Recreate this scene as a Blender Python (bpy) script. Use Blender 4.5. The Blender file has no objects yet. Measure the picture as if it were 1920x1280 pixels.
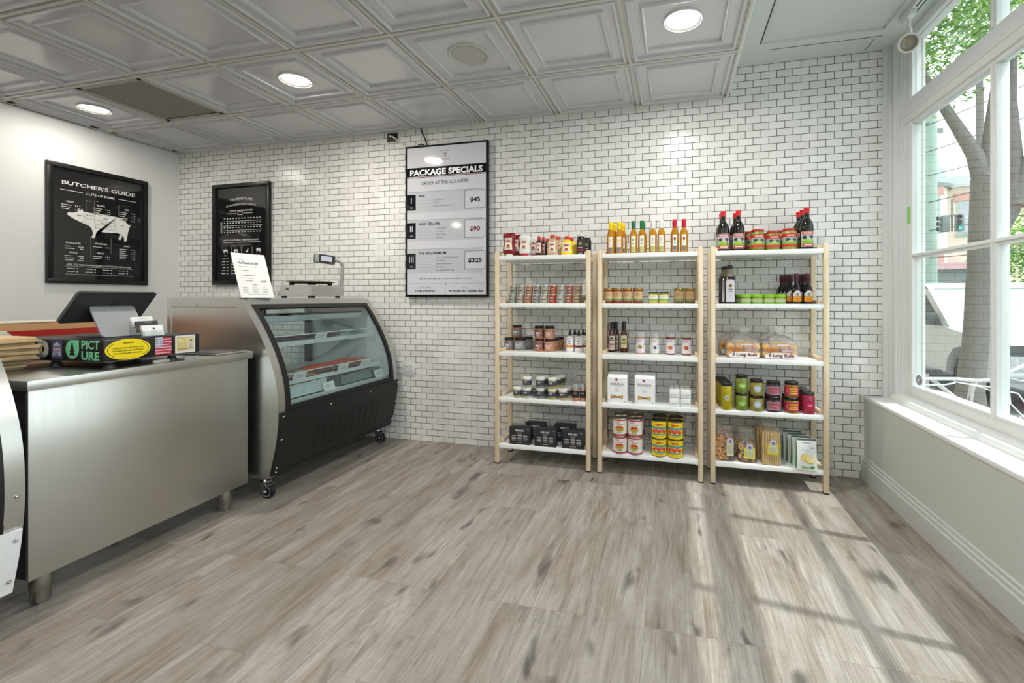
EXPOSURE, LAMP, SUN, SKY = 0.06, 10.5, 4.2, 3.0
import bpy, bmesh, math, random
from mathutils import Vector, Matrix, Euler
R = math.radians
PI = math.pi
rnd = random.Random(7)
SC = bpy.context.scene
COL = SC.collection

# ------------------------------------------------------------------ materials
def lin(h):
    h = h.lstrip('#')
    out = []
    for i in (0, 2, 4):
        c = int(h[i:i+2], 16) / 255
        out.append(c / 12.92 if c <= .04045 else ((c + .055) / 1.055) ** 2.4)
    return (*out, 1)

def nd(nt, t, **kw):
    n = nt.nodes.new(t)
    for k, v in kw.items():
        if k in n.inputs: n.inputs[k].default_value = v
        else: setattr(n, k, v)
    return n

def newmat(name):
    m = bpy.data.materials.new(name); m.use_nodes = True
    nt = m.node_tree
    return m, nt, nt.nodes['Principled BSDF']

MATS = {}
def mat(hexc, rough=.5, metal=0, spec=.5, trans=0, emit=0, var=.06, scale=30, bump=0, coat=0, ior=1.45, aniso=0):
    key = (hexc, rough, metal, spec, trans, emit, var, scale, bump, coat, ior, aniso)
    if key in MATS: return MATS[key]
    m, nt, p = newmat('surface_' + hexc.strip('#'))
    c = lin(hexc)
    p.inputs['Base Color'].default_value = c
    p.inputs['Roughness'].default_value = rough
    p.inputs['Metallic'].default_value = metal
    p.inputs['Specular IOR Level'].default_value = spec
    p.inputs['Transmission Weight'].default_value = trans
    p.inputs['Coat Weight'].default_value = coat
    p.inputs['Coat Roughness'].default_value = .05
    p.inputs['IOR'].default_value = ior
    if aniso: p.inputs['Anisotropic'].default_value = aniso
    if emit:
        p.inputs['Emission Color'].default_value = c
        p.inputs['Emission Strength'].default_value = emit
    if var or bump:
        tc = nd(nt, 'ShaderNodeTexCoord')
        no = nd(nt, 'ShaderNodeTexNoise', Scale=scale, Detail=3.0)
        nt.links.new(tc.outputs['Object'], no.inputs['Vector'])
        if var:
            mr = nd(nt, 'ShaderNodeMapRange')
            mr.inputs['To Min'].default_value = 1 - var; mr.inputs['To Max'].default_value = 1 + var
            nt.links.new(no.outputs['Fac'], mr.inputs['Value'])
            hs = nd(nt, 'ShaderNodeHueSaturation', Color=c)
            nt.links.new(mr.outputs['Result'], hs.inputs['Value'])
            nt.links.new(hs.outputs['Color'], p.inputs['Base Color'])
        if bump:
            b = nd(nt, 'ShaderNodeBump', Strength=bump, Distance=.01)
            nt.links.new(no.outputs['Fac'], b.inputs['Height'])
            nt.links.new(b.outputs['Normal'], p.inputs['Normal'])
    MATS[key] = m
    return m

def ink(hexc, rough=.55): return mat(hexc, rough, var=0)

def back_face_ior(nt, fr, ior):
    # a thin sheet reflects the same from both of its faces
    ge = nd(nt, 'ShaderNodeNewGeometry'); mr = nd(nt, 'ShaderNodeMapRange')
    mr.inputs['To Min'].default_value = ior; mr.inputs['To Max'].default_value = 1 / ior
    nt.links.new(ge.outputs['Backfacing'], mr.inputs['Value']); nt.links.new(mr.outputs['Result'], fr.inputs['IOR'])

def glass_sheet(name, tint='#ffffff', rough=0.0, gain=1.0):
    m = bpy.data.materials.new(name); m.use_nodes = True
    nt = m.node_tree; nt.nodes.clear()
    out = nd(nt, 'ShaderNodeOutputMaterial')
    mx = nd(nt, 'ShaderNodeMixShader')
    tr = nd(nt, 'ShaderNodeBsdfTransparent', Color=lin(tint))
    gl = nd(nt, 'ShaderNodeBsdfGlossy', Roughness=rough)
    fr = nd(nt, 'ShaderNodeFresnel', IOR=1.5); back_face_ior(nt, fr, 1.5)
    if gain != 1:
        mu = nd(nt, 'ShaderNodeMath', operation='MULTIPLY', use_clamp=True)
        mu.inputs[1].default_value = gain
        nt.links.new(fr.outputs['Fac'], mu.inputs[0]); f = mu.outputs[0]
    else: f = fr.outputs['Fac']
    nt.links.new(f, mx.inputs['Fac'])
    nt.links.new(tr.outputs[0], mx.inputs[1]); nt.links.new(gl.outputs[0], mx.inputs[2])
    nt.links.new(mx.outputs[0], out.inputs['Surface'])
    return m

def plastic_film(name, tint='#ffffff', cover=.12):
    m = bpy.data.materials.new(name); m.use_nodes = True
    nt = m.node_tree; nt.nodes.clear()
    out = nd(nt, 'ShaderNodeOutputMaterial')
    tc = nd(nt, 'ShaderNodeTexCoord'); no = nd(nt, 'ShaderNodeTexNoise', Scale=38.0, Detail=4.0, Distortion=1.2)
    nt.links.new(tc.outputs['Object'], no.inputs['Vector'])
    bu = nd(nt, 'ShaderNodeBump', Strength=1.0, Distance=.012); nt.links.new(no.outputs['Fac'], bu.inputs['Height'])
    tr = nd(nt, 'ShaderNodeBsdfTransparent', Color=lin(tint))
    gl = nd(nt, 'ShaderNodeBsdfGlossy', Roughness=.12); nt.links.new(bu.outputs[0], gl.inputs['Normal'])
    df = nd(nt, 'ShaderNodeBsdfDiffuse', Color=lin('#ececec')); nt.links.new(bu.outputs[0], df.inputs['Normal'])
    fr = nd(nt, 'ShaderNodeFresnel', IOR=1.6); back_face_ior(nt, fr, 1.6); nt.links.new(bu.outputs[0], fr.inputs['Normal'])
    m1 = nd(nt, 'ShaderNodeMixShader', Fac=cover); nt.links.new(tr.outputs[0], m1.inputs[1]); nt.links.new(df.outputs[0], m1.inputs[2])
    m2 = nd(nt, 'ShaderNodeMixShader'); nt.links.new(fr.outputs[0], m2.inputs['Fac'])
    nt.links.new(m1.outputs[0], m2.inputs[1]); nt.links.new(gl.outputs[0], m2.inputs[2])
    nt.links.new(m2.outputs[0], out.inputs['Surface'])
    return m

# ------------------------------------------------------------------ mesh builder
GLY = {}
def glyphs(s, bold=0, shear=0):
    k = (s, bold, shear)
    if k not in GLY:
        c = bpy.data.curves.new('txt', 'FONT'); c.body = s; c.size = 1; c.offset = bold
        c.shear = shear; c.resolution_u = 3; c.fill_mode = 'FRONT'; c.align_x = 'LEFT'
        o = bpy.data.objects.new('txt', c); COL.objects.link(o)
        dg = bpy.context.evaluated_depsgraph_get(); dg.update()
        me = o.evaluated_get(dg).to_mesh()
        vs = [(v.co.x, v.co.y) for v in me.vertices]
        fs = [tuple(p.vertices) for p in me.polygons]
        o.evaluated_get(dg).to_mesh_clear()
        COL.objects.unlink(o); bpy.data.objects.remove(o); bpy.data.curves.remove(c)
        GLY[k] = (vs, fs)
    return GLY[k]

def plane_map(O, U, V, N=None):
    O, U, V = Vector(O), Vector(U), Vector(V)
    N = Vector(N) if N else U.cross(V)
    return lambda u, v, l: O + U * u + V * v + N * l
def front(x=0, y=0, z=0): return plane_map((x, y, z), (1, 0, 0), (0, 0, 1), (0, -1, 0))
def cyl_map(r, flat=1.0):
    return lambda u, v, l: Vector(((r + l) * math.sin(u / r), -(r + l) * math.cos(u / r) * flat, v))

class MB:
    def __init__(s): s.bm = bmesh.new(); s.mats = []
    def mi(s, m):
        if m not in s.mats: s.mats.append(m)
        return s.mats.index(m)
    def face(s, pts, m):
        f = s.bm.faces.new([s.bm.verts.new(p) for p in pts]); f.material_index = s.mi(m); return f
    def box(s, x0, x1, y0, y1, z0, z1, m, bev=0, mtx=None, seg=2):
        vs = [s.bm.verts.new((x, y, z)) for x in (x0, x1) for y in (y0, y1) for z in (z0, z1)]
        fs = [(0, 1, 3, 2), (4, 6, 7, 5), (0, 4, 5, 1), (2, 3, 7, 6), (0, 2, 6, 4), (1, 5, 7, 3)]
        faces = []
        for f in fs:
            nf = s.bm.faces.new([vs[i] for i in f]); nf.material_index = s.mi(m); faces.append(nf)
        allv = set(vs)
        if bev:
            es = list({e for f in faces for e in f.edges})
            r = bmesh.ops.bevel(s.bm, geom=es, offset=bev, segments=seg, affect='EDGES', profile=.5)
            for f in r['faces']: f.material_index = s.mi(m)
            allv = set(r['verts']) | {v for v in vs if v.is_valid}
        if mtx: bmesh.ops.transform(s.bm, matrix=mtx, verts=[v for v in allv if v.is_valid])
        return s
    def prism(s, pts, lo, hi, m, ax='y', mtx=None):
        def P(a, b, t):
            return {'y': (a, t, b), 'x': (t, a, b), 'z': (a, b, t)}[ax]
        A = [s.bm.verts.new(P(a, b, lo)) for a, b in pts]
        B = [s.bm.verts.new(P(a, b, hi)) for a, b in pts]
        k = s.mi(m); n = len(pts)
        for i in range(n):
            s.bm.faces.new((A[i], A[(i+1) % n], B[(i+1) % n], B[i])).material_index = k
        s.bm.faces.new(A[::-1]).material_index = k; s.bm.faces.new(B).material_index = k
        if mtx: bmesh.ops.transform(s.bm, matrix=mtx, verts=A + B)
        return s
    def lathe(s, prof, m, seg=20, c=(0, 0, 0), flat=1.0, mtx=None, caps=True, fx=1.0):
        rings = []
        new = []
        for r, z in prof:
            if r < 1e-5:
                v = s.bm.verts.new((c[0], c[1], c[2] + z)); rings.append([v]); new.append(v)
            else:
                ring = [s.bm.verts.new((c[0] + fx * r * math.cos(2*PI*i/seg), c[1] + flat * r * math.sin(2*PI*i/seg), c[2] + z)) for i in range(seg)]
                rings.append(ring); new += ring
        k = s.mi(m)
        for a, b in zip(rings, rings[1:]):
            for i in range(seg):
                j = (i + 1) % seg
                if len(a) == 1 and len(b) == 1: continue
                if len(a) == 1: f = (a[0], b[j], b[i])
                elif len(b) == 1: f = (a[i], a[j], b[0])
                else: f = (a[i], a[j], b[j], b[i])
                s.bm.faces.new(f).material_index = k
        if caps:
            if len(rings[0]) > 1: s.bm.faces.new(rings[0][::-1]).material_index = k
            if len(rings[-1]) > 1: s.bm.faces.new(rings[-1]).material_index = k
        if mtx: bmesh.ops.transform(s.bm, matrix=mtx, verts=new)
        return s
    def cyl(s, r, z0, z1, m, seg=20, c=(0, 0, 0), mtx=None): return s.lathe([(r, z0), (r, z1)], m, seg, c, mtx=mtx)
    def ball(s, c, r, m, seg=10, sx=1, sy=1, sz=1):
        prof = [(r * math.sin(PI * i / 6), -r * sz * math.cos(PI * i / 6)) for i in range(7)]
        prof[0] = (0, prof[0][1]); prof[-1] = (0, prof[-1][1])
        return s.lathe(prof, m, seg, c, flat=sy, fx=sx)
    def tube(s, path, r, m, seg=8, closed=False):
        P = [Vector(p) for p in path]; n = len(P); rings = []
        rr = r if isinstance(r, (list, tuple)) else [r] * n
        up = Vector((0, 0, 1)); prevn = None
        for i in range(n):
            if closed: t = (P[(i+1) % n] - P[i-1]).normalized()
            else: t = (P[min(i+1, n-1)] - P[max(i-1, 0)]).normalized()
            if prevn is None:
                a = up if abs(t.dot(up)) < .9 else Vector((1, 0, 0))
                nn = (a - t * a.dot(t)).normalized()
            else: nn = (prevn - t * prevn.dot(t)).normalized()
            prevn = nn; b = t.cross(nn)
            rings.append([s.bm.verts.new(P[i] + (nn * math.cos(2*PI*k/seg) + b * math.sin(2*PI*k/seg)) * rr[i]) for k in range(seg)])
        k = s.mi(m)
        pairs = list(zip(rings, rings[1:])) + ([(rings[-1], rings[0])] if closed else [])
        for a, b in pairs:
            for i in range(seg):
                s.bm.faces.new((a[i], a[(i+1) % seg], b[(i+1) % seg], b[i])).material_index = k
        if not closed:
            s.bm.faces.new(rings[0][::-1]).material_index = k; s.bm.faces.new(rings[-1]).material_index = k
        return s
    # ---- flat print, mapped on a plane or round a cylinder; e = height of the layer
    E = .0005
    def rect(s, mp, u0, u1, v0, v1, l, m, div=1):
        k = s.mi(m); e = s.E * l
        for i in range(div):
            a = u0 + (u1-u0)*i/div; b = u0 + (u1-u0)*(i+1)/div
            s.bm.faces.new([s.bm.verts.new(mp(*p, e)) for p in ((a, v0), (b, v0), (b, v1), (a, v1))]).material_index = k
        return s
    def frame(s, mp, u0, u1, v0, v1, t, l, m):
        s.rect(mp, u0, u1, v0, v0+t, l, m); s.rect(mp, u0, u1, v1-t, v1, l, m)
        s.rect(mp, u0, u0+t, v0, v1, l, m); s.rect(mp, u1-t, u1, v0, v1, l, m); return s
    def disc(s, mp, u, v, ru, rv, l, m, n=20):
        return s.poly(mp, [(u + ru*math.cos(2*PI*i/n), v + rv*math.sin(2*PI*i/n)) for i in range(n)], l, m)
    def ring(s, mp, u, v, ru, rv, t, l, m, a0=0, a1=360, n=24):
        k = s.mi(m); e = s.E * l
        for i in range(n):
            q = []
            for a, f in ((i, 0), (i+1, 0), (i+1, 1), (i, 1)):
                an = R(a0 + (a1-a0)*a/n)
                q.append(s.bm.verts.new(mp(u + (ru - t*f)*math.cos(an), v + (rv - t*f)*math.sin(an), e)))
            s.bm.faces.new(q).material_index = k
        return s
    def poly(s, mp, pts, l, m):
        f = s.bm.faces.new([s.bm.verts.new(mp(a, b, s.E*l)) for a, b in pts]); f.material_index = s.mi(m)
        if len(pts) > 4: bmesh.ops.triangulate(s.bm, faces=[f])
        return s
    def text(s, mp, t, u, v, h, l, m, align='c', bold=0, w=None, shear=0, arc=0, gap=0):
        vs, fs = glyphs(t, bold, shear)
        if not vs: return s
        x0 = min(p[0] for p in vs); x1 = max(p[0] for p in vs)
        sc = h / .70; sx = sc
        if w: sx = w / (x1 - x0)
        W = (x1 - x0) * sx
        off = {'l': 0, 'c': -W/2, 'r': -W}[align]
        k = s.mi(m); e = s.E * l
        out = []
        for a, b in vs:
            uu = (a - x0) * sx + off
            out.append(s.bm.verts.new(mp(u + uu, v + b * sc - arc * (uu / (W/2)) ** 2, e)))
        for f in fs:
            try: s.bm.faces.new([out[i] for i in f]).material_index = k
            except ValueError: pass
        return s
    def mesh(s, name, smooth=35):
        me = bpy.data.meshes.new(name)
        s.bm.to_mesh(me); s.bm.free()
        for m in s.mats: me.materials.append(m)
        if smooth:
            me.polygons.foreach_set('use_smooth', [True] * len(me.polygons))
            me.set_sharp_from_angle(angle=R(smooth))
        return me
    def build(s, name, parent=None, smooth=35, loc=None, **tags):
        o = bpy.data.objects.new(name, s.mesh(name, smooth)); COL.objects.link(o)
        if parent: o.parent = parent
        if loc: o.location = loc
        for k, v in tags.items(): o[k] = v
        return o

def thing(name, label, cat, loc=(0, 0, 0), rz=0, group=None):
    o = bpy.data.objects.new(name, None); COL.objects.link(o); o.empty_display_size = .05
    o.location = loc; o.rotation_euler = (0, 0, rz); o['label'] = label; o['category'] = cat
    if group: o['group'] = group
    return o
def tag(o, label, cat, group=None):
    o['label'] = label; o['category'] = cat
    if group: o['group'] = group
    return o
def struct(name, loc=(0, 0, 0)):
    o = bpy.data.objects.new(name, None); COL.objects.link(o); o.location = loc; o['kind'] = 'structure'; return o

LIB = {}
def define(kind, parts): LIB[kind] = parts            # parts: list of (part name, mesh)
def place(kind, name, x, y, z, label, cat, group, rz=0, tilt=None):
    r = thing(name, label, cat, (x, y, z), rz, group)
    if tilt: r.rotation_euler = (tilt[0], tilt[1], rz)
    for pn, me in LIB[kind]:
        o = bpy.data.objects.new(pn, me); COL.objects.link(o); o.parent = r
    return r

WHITE_PAINT = mat('#dfe2e1', .45, var=.02, scale=4)
TRIM = mat('#e4e7e6', .35, var=.015, scale=5)
# ------------------------------------------------------------------ camera
cam = bpy.data.cameras.new('camera'); co = bpy.data.objects.new('camera', cam); COL.objects.link(co)
cam.sensor_width = 36; cam.lens = 837.9 / 1920 * 36
cam.shift_x = (960 - 1053.25) / 1920; cam.shift_y = -80 / 1920
co.location = (0, 0, 1.2); co.rotation_euler = (PI/2, 0, 0.244164)
cam.clip_start = .02; cam.clip_end = 200
SC.camera = co
SC.view_settings.view_transform = 'Standard'; SC.view_settings.look = 'None'; SC.view_settings.gamma = 1
SC.view_settings.exposure = EXPOSURE

XL, XR, YB, YF = -4.745, 1.235, 3.378, -4.6
ZC, ZU = 2.635, 2.84
WX = 1.43                                     # the window plane

# ------------------------------------------------------------------ materials of the room
def tile_material():
    m, nt, p = newmat('white_subway_tile')
    tc = nd(nt, 'ShaderNodeTexCoord'); sp = nd(nt, 'ShaderNodeSeparateXYZ'); nt.links.new(tc.outputs['Object'], sp.inputs[0])
    ax = nd(nt, 'ShaderNodeMath', operation='ADD'); ax.inputs[1].default_value = 4.7272 + .0512; nt.links.new(sp.outputs['X'], ax.inputs[0])
    cb = nd(nt, 'ShaderNodeCombineXYZ'); nt.links.new(ax.outputs[0], cb.inputs['X']); nt.links.new(sp.outputs['Z'], cb.inputs['Y'])
    br = nd(nt, 'ShaderNodeTexBrick', Scale=1.0, offset=.5, offset_frequency=2)
    br.inputs['Color1'].default_value = (0, 0, 0, 1); br.inputs['Color2'].default_value = (1, 1, 1, 1)
    br.inputs['Mortar'].default_value = (.5, .5, .5, 1)
    br.inputs['Brick Width'].default_value = .1024; br.inputs['Row Height'].default_value = .0507
    br.inputs['Mortar Size'].default_value = .0019; br.inputs['Mortar Smooth'].default_value = .1
    nt.links.new(cb.outputs[0], br.inputs['Vector'])
    mr = nd(nt, 'ShaderNodeMix', data_type='RGBA')
    mr.inputs[6].default_value = lin('#dfdfdb'); mr.inputs[7].default_value = lin('#ebebe8')
    nt.links.new(br.outputs['Color'], mr.inputs[0])
    mx = nd(nt, 'ShaderNodeMix', data_type='RGBA')
    nt.links.new(br.outputs['Fac'], mx.inputs[0]); nt.links.new(mr.outputs[2], mx.inputs[6]); mx.inputs[7].default_value = lin('#2b2b28')
    nt.links.new(mx.outputs[2], p.inputs['Base Color'])
    ro = nd(nt, 'ShaderNodeMapRange'); ro.inputs['To Min'].default_value = .23; ro.inputs['To Max'].default_value = .8
    nt.links.new(br.outputs['Fac'], ro.inputs['Value']); nt.links.new(ro.outputs[0], p.inputs['Roughness'])
    # each tile sits at a slightly different angle
    no = nd(nt, 'ShaderNodeTexNoise', Scale=7.0, Detail=1.0); nt.links.new(tc.outputs['Object'], no.inputs['Vector'])
    hh = nd(nt, 'ShaderNodeMath', operation='MULTIPLY_ADD'); hh.inputs[1].default_value = -1; nt.links.new(br.outputs['Fac'], hh.inputs[0]); nt.links.new(no.outputs['Fac'], hh.inputs[2])
    bu = nd(nt, 'ShaderNodeBump', Strength=.35, Distance=.003); nt.links.new(hh.outputs[0], bu.inputs['Height'])
    nt.links.new(bu.outputs[0], p.inputs['Normal']); p.inputs['Specular IOR Level'].default_value = .38
    return m

def floor_material():
    m, nt, p = newmat('grey_oak_planks'); L = nt.links.new
    tc = nd(nt, 'ShaderNodeTexCoord'); sp = nd(nt, 'ShaderNodeSeparateXYZ'); L(tc.outputs['Object'], sp.inputs[0])
    ay = nd(nt, 'ShaderNodeMath', operation='ADD'); ay.inputs[1].default_value = .102 + .216*40; L(sp.outputs['X'], ay.inputs[0])
    ax = nd(nt, 'ShaderNodeMath', operation='ADD'); ax.inputs[1].default_value = 20.3; L(sp.outputs['Y'], ax.inputs[0])
    cb = nd(nt, 'ShaderNodeCombineXYZ'); L(ax.outputs[0], cb.inputs['X']); L(ay.outputs[0], cb.inputs['Y'])
    br = nd(nt, 'ShaderNodeTexBrick', Scale=1.0, offset=.37, offset_frequency=3, squash=1.0)
    br.inputs['Color1'].default_value = (0, 0, 0, 1); br.inputs['Color2'].default_value = (1, 1, 1, 1); br.inputs['Mortar'].default_value = (.5,)*3 + (1,)
    br.inputs['Brick Width'].default_value = 1.22; br.inputs['Row Height'].default_value = .216
    br.inputs['Mortar Size'].default_value = .0012; br.inputs['Mortar Smooth'].default_value = .3; br.inputs['Bias'].default_value = 0
    L(cb.outputs[0], br.inputs['Vector'])
    idn = nd(nt, 'ShaderNodeMath', operation='MULTIPLY'); idn.inputs[1].default_value = 37; L(br.outputs['Color'], idn.inputs[0])
    def noise(sx, sy, scale, detail, rough=.6, dist=0):
        mp = nd(nt, 'ShaderNodeMapping'); mp.inputs['Scale'].default_value = (sx, sy, 1); L(tc.outputs['Object'], mp.inputs['Vector'])
        n = nd(nt, 'ShaderNodeTexNoise', noise_dimensions='4D', Scale=scale, Detail=detail, Roughness=rough, Distortion=dist)
        L(mp.outputs[0], n.inputs['Vector']); L(idn.outputs[0], n.inputs['W']); return n
    fine = noise(1, .035, 150, 4, .65)
    mid = noise(1, .10, 26, 5, .6, .8)
    big = noise(1, .28, 5.5, 4, .6, 1.0)
    knot = noise(1, .40, 9, 2, .5, .5)
    saw = noise(.12, 1, 120, 2)
    ringn = noise(1, .10, 4.6, 2, .45, .2)
    rs = nd(nt, 'ShaderNodeMath', operation='MULTIPLY'); rs.inputs[1].default_value = 230; L(ringn.outputs['Fac'], rs.inputs[0])
    rg = nd(nt, 'ShaderNodeMath', operation='SINE'); L(rs.outputs[0], rg.inputs[0])
    rq = nd(nt, 'ShaderNodeMapRange'); rq.inputs['From Min'].default_value = -1; L(rg.outputs[0], rq.inputs['Value'])
    patch = noise(1, .5, 2.3, 2)
    def ramp(src, stops):
        r = nd(nt, 'ShaderNodeValToRGB'); el = r.color_ramp.elements
        while len(el) < len(stops): el.new(.5)
        for e, (q, c) in zip(el, stops): e.position = q; e.color = lin(c) if isinstance(c, str) else (c, c, c, 1)
        L(src, r.inputs['Fac']); return r.outputs['Color']
    base = ramp(mid.outputs['Fac'], [(.26, '#60564c'), (.42, '#8a8177'), (.55, '#9f978e'), (.75, '#b5afa8')])
    tone = ramp(big.outputs['Fac'], [(.30, '#6e5f51'), (.43, '#8b8074'), (.54, '#9a958f'), (.72, '#b0aca7')])
    def mix(a, b, f, mode='MIX'):
        x = nd(nt, 'ShaderNodeMix', data_type='RGBA', blend_type=mode)
        if isinstance(f, float): x.inputs[0].default_value = f
        else: L(f, x.inputs[0])
        L(a, x.inputs[6])
        if isinstance(b, tuple): x.inputs[7].default_value = b
        else: L(b, x.inputs[7])
        return x.outputs[2]
    c = mix(base, tone, .5)
    fr = ramp(fine.outputs['Fac'], [(.30, .55), (.46, .96), (.58, 1.06), (.70, 1.35)])
    c = mix(c, fr, .75, 'MULTIPLY')
    sw = ramp(saw.outputs['Fac'], [(.3, .9), (.5, 1.0), (.7, 1.08)])
    c = mix(c, sw, .6, 'MULTIPLY')
    rr = ramp(rq.outputs[0], [(.0, .86), (.3, .99), (.8, 1.02), (1, 1.08)])
    pm = ramp(patch.outputs['Fac'], [(.42, .15), (.58, .9)])
    c = mix(c, rr, pm, 'MULTIPLY')
    kn = ramp(knot.outputs['Fac'], [(.62, 0.0), (.71, 1.0)])
    kd = nd(nt, 'ShaderNodeMath', operation='MULTIPLY'); kd.inputs[1].default_value = .85; L(kn, kd.inputs[0])
    c = mix(c, lin('#4e4a46'), kd.outputs[0])
    pl = ramp(br.outputs['Color'], [(0, .93), (.5, 1.0), (1, 1.06)])
    c = mix(c, pl, 1.0, 'MULTIPLY')
    se = nd(nt, 'ShaderNodeMath', operation='MULTIPLY'); se.inputs[1].default_value = .4; L(br.outputs['Fac'], se.inputs[0])
    c = mix(c, lin('#5a534c'), se.outputs[0])
    L(c, p.inputs['Base Color'])
    ro = nd(nt, 'ShaderNodeMapRange'); ro.inputs['To Min'].default_value = .34; ro.inputs['To Max'].default_value = .52; L(fine.outputs['Fac'], ro.inputs['Value'])
    L(ro.outputs[0], p.inputs['Roughness']); p.inputs['Specular IOR Level'].default_value = .4
    hs = nd(nt, 'ShaderNodeMath', operation='SUBTRACT'); L(fine.outputs['Fac'], hs.inputs[0]); L(br.outputs['Fac'], hs.inputs[1])
    bu = nd(nt, 'ShaderNodeBump', Strength=.18, Distance=.002); L(hs.outputs[0], bu.inputs['Height']); L(bu.outputs[0], p.inputs['Normal'])
    return m

def steel_material(name, direction, tint='#c9c9c5', rough=.33, streak=.06):
    m, nt, p = newmat(name); L = nt.links.new
    tc = nd(nt, 'ShaderNodeTexCoord'); mp = nd(nt, 'ShaderNodeMapping'); mp.inputs['Scale'].default_value = direction
    L(tc.outputs['Object'], mp.inputs['Vector'])
    n = nd(nt, 'ShaderNodeTexNoise', Scale=90.0, Detail=3.0); L(mp.outputs[0], n.inputs['Vector'])
    w = nd(nt, 'ShaderNodeTexNoise', Scale=2.6, Detail=1.0); L(tc.outputs['Object'], w.inputs['Vector'])
    mr = nd(nt, 'ShaderNodeMapRange'); mr.inputs['To Min'].default_value = rough - streak; mr.inputs['To Max'].default_value = rough + streak
    L(n.outputs['Fac'], mr.inputs['Value']); L(mr.outputs[0], p.inputs['Roughness'])
    b1 = nd(nt, 'ShaderNodeBump', Strength=.03, Distance=.0004); L(n.outputs['Fac'], b1.inputs['Height'])
    b2 = nd(nt, 'ShaderNodeBump', Strength=.30, Distance=.018); L(w.outputs['Fac'], b2.inputs['Height']); L(b1.outputs[0], b2.inputs['Normal'])
    L(b2.outputs[0], p.inputs['Normal'])
    p.inputs['Base Color'].default_value = lin(tint); p.inputs['Metallic'].default_value = 1
    return m
STEEL = steel_material('brushed_steel_upright_grain', (1, 1, .02))
STEEL_H = steel_material('brushed_steel_level_grain', (.02, .02, 1))
CHROME = mat('#c9cacb', .15, 1, var=.02)
BLACK = mat('#161617', .42, var=.05)
RUBBER = mat('#1b1b1c', .6, var=.05)
PANE = glass_sheet('window_glass', '#f6faf8')
CASE_PANE = glass_sheet('display_case_glass', '#eef4f4')

# ------------------------------------------------------------------ floor and walls
b = MB(); b.box(XL - .1, XR + .3, YF - .1, YB + .1, -.08, 0, floor_material()); fl = b.build('floor', kind='structure')
b = MB(); b.box(XL - .1, 1.342, YB, YB + .1, 0, ZU + .1, tile_material()); b.build('wall_back', kind='structure')
b = MB(); b.box(XL - .1, XL, YF, YB + .05, 0, ZU + .1, mat('#dedfdf', .55, var=.015, scale=3)); b.build('wall_left', kind='structure')
LOWP = mat('#c6cac6', .5, var=.015, scale=3)
# the low wall under the shop window, with its white ledge
b = MB(); b.box(XR, WX + .12, YF, YB + .05, 0, .532, LOWP); b.build('wall_right', kind='structure')
b = MB(); b.box(XR - .004, WX + .14, YF, YB, .532, .556, mat('#f0f2f1', .35, var=.01), .004); b.build('trim_1', kind='structure')
bp = MB()
prof = [(0, 0), (-.018, 0), (-.018, .105), (-.012, .112), (-.012, .128), (-.006, .134), (-.006, .150), (0, .156)]
bp.prism([(XR + x, z) for x, z in prof], YF, YB, LOWP, 'y'); bp.build('baseboard_right', kind='structure', smooth=20)
# wall behind the photographer, with a glass door in it
fm = mat('#8d8c88', .6, var=.03)
b = MB(); b.box(XL, -.5, YF - .12, YF, 0, ZU, fm); b.box(.6, WX, YF - .12, YF, 0, ZU, fm); b.box(-.5, .6, YF - .12, YF, 2.2, ZU, fm); b.build('wall_front', kind='structure')
d = struct('door_1')
b = MB(); b.frame(plane_map((0, YF - .05, 0), (1, 0, 0), (0, 0, 1)), -.5, .6, 0, 2.2, .09, 0, BLACK); b.box(-.5, .6, YF - .08, YF - .03, 0, .2, BLACK); b.build('door_frame', d)
b = MB(); b.box(-.42, .52, YF - .062, YF - .056, .2, 2.12, PANE); b.build('pane', d, smooth=0)

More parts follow.
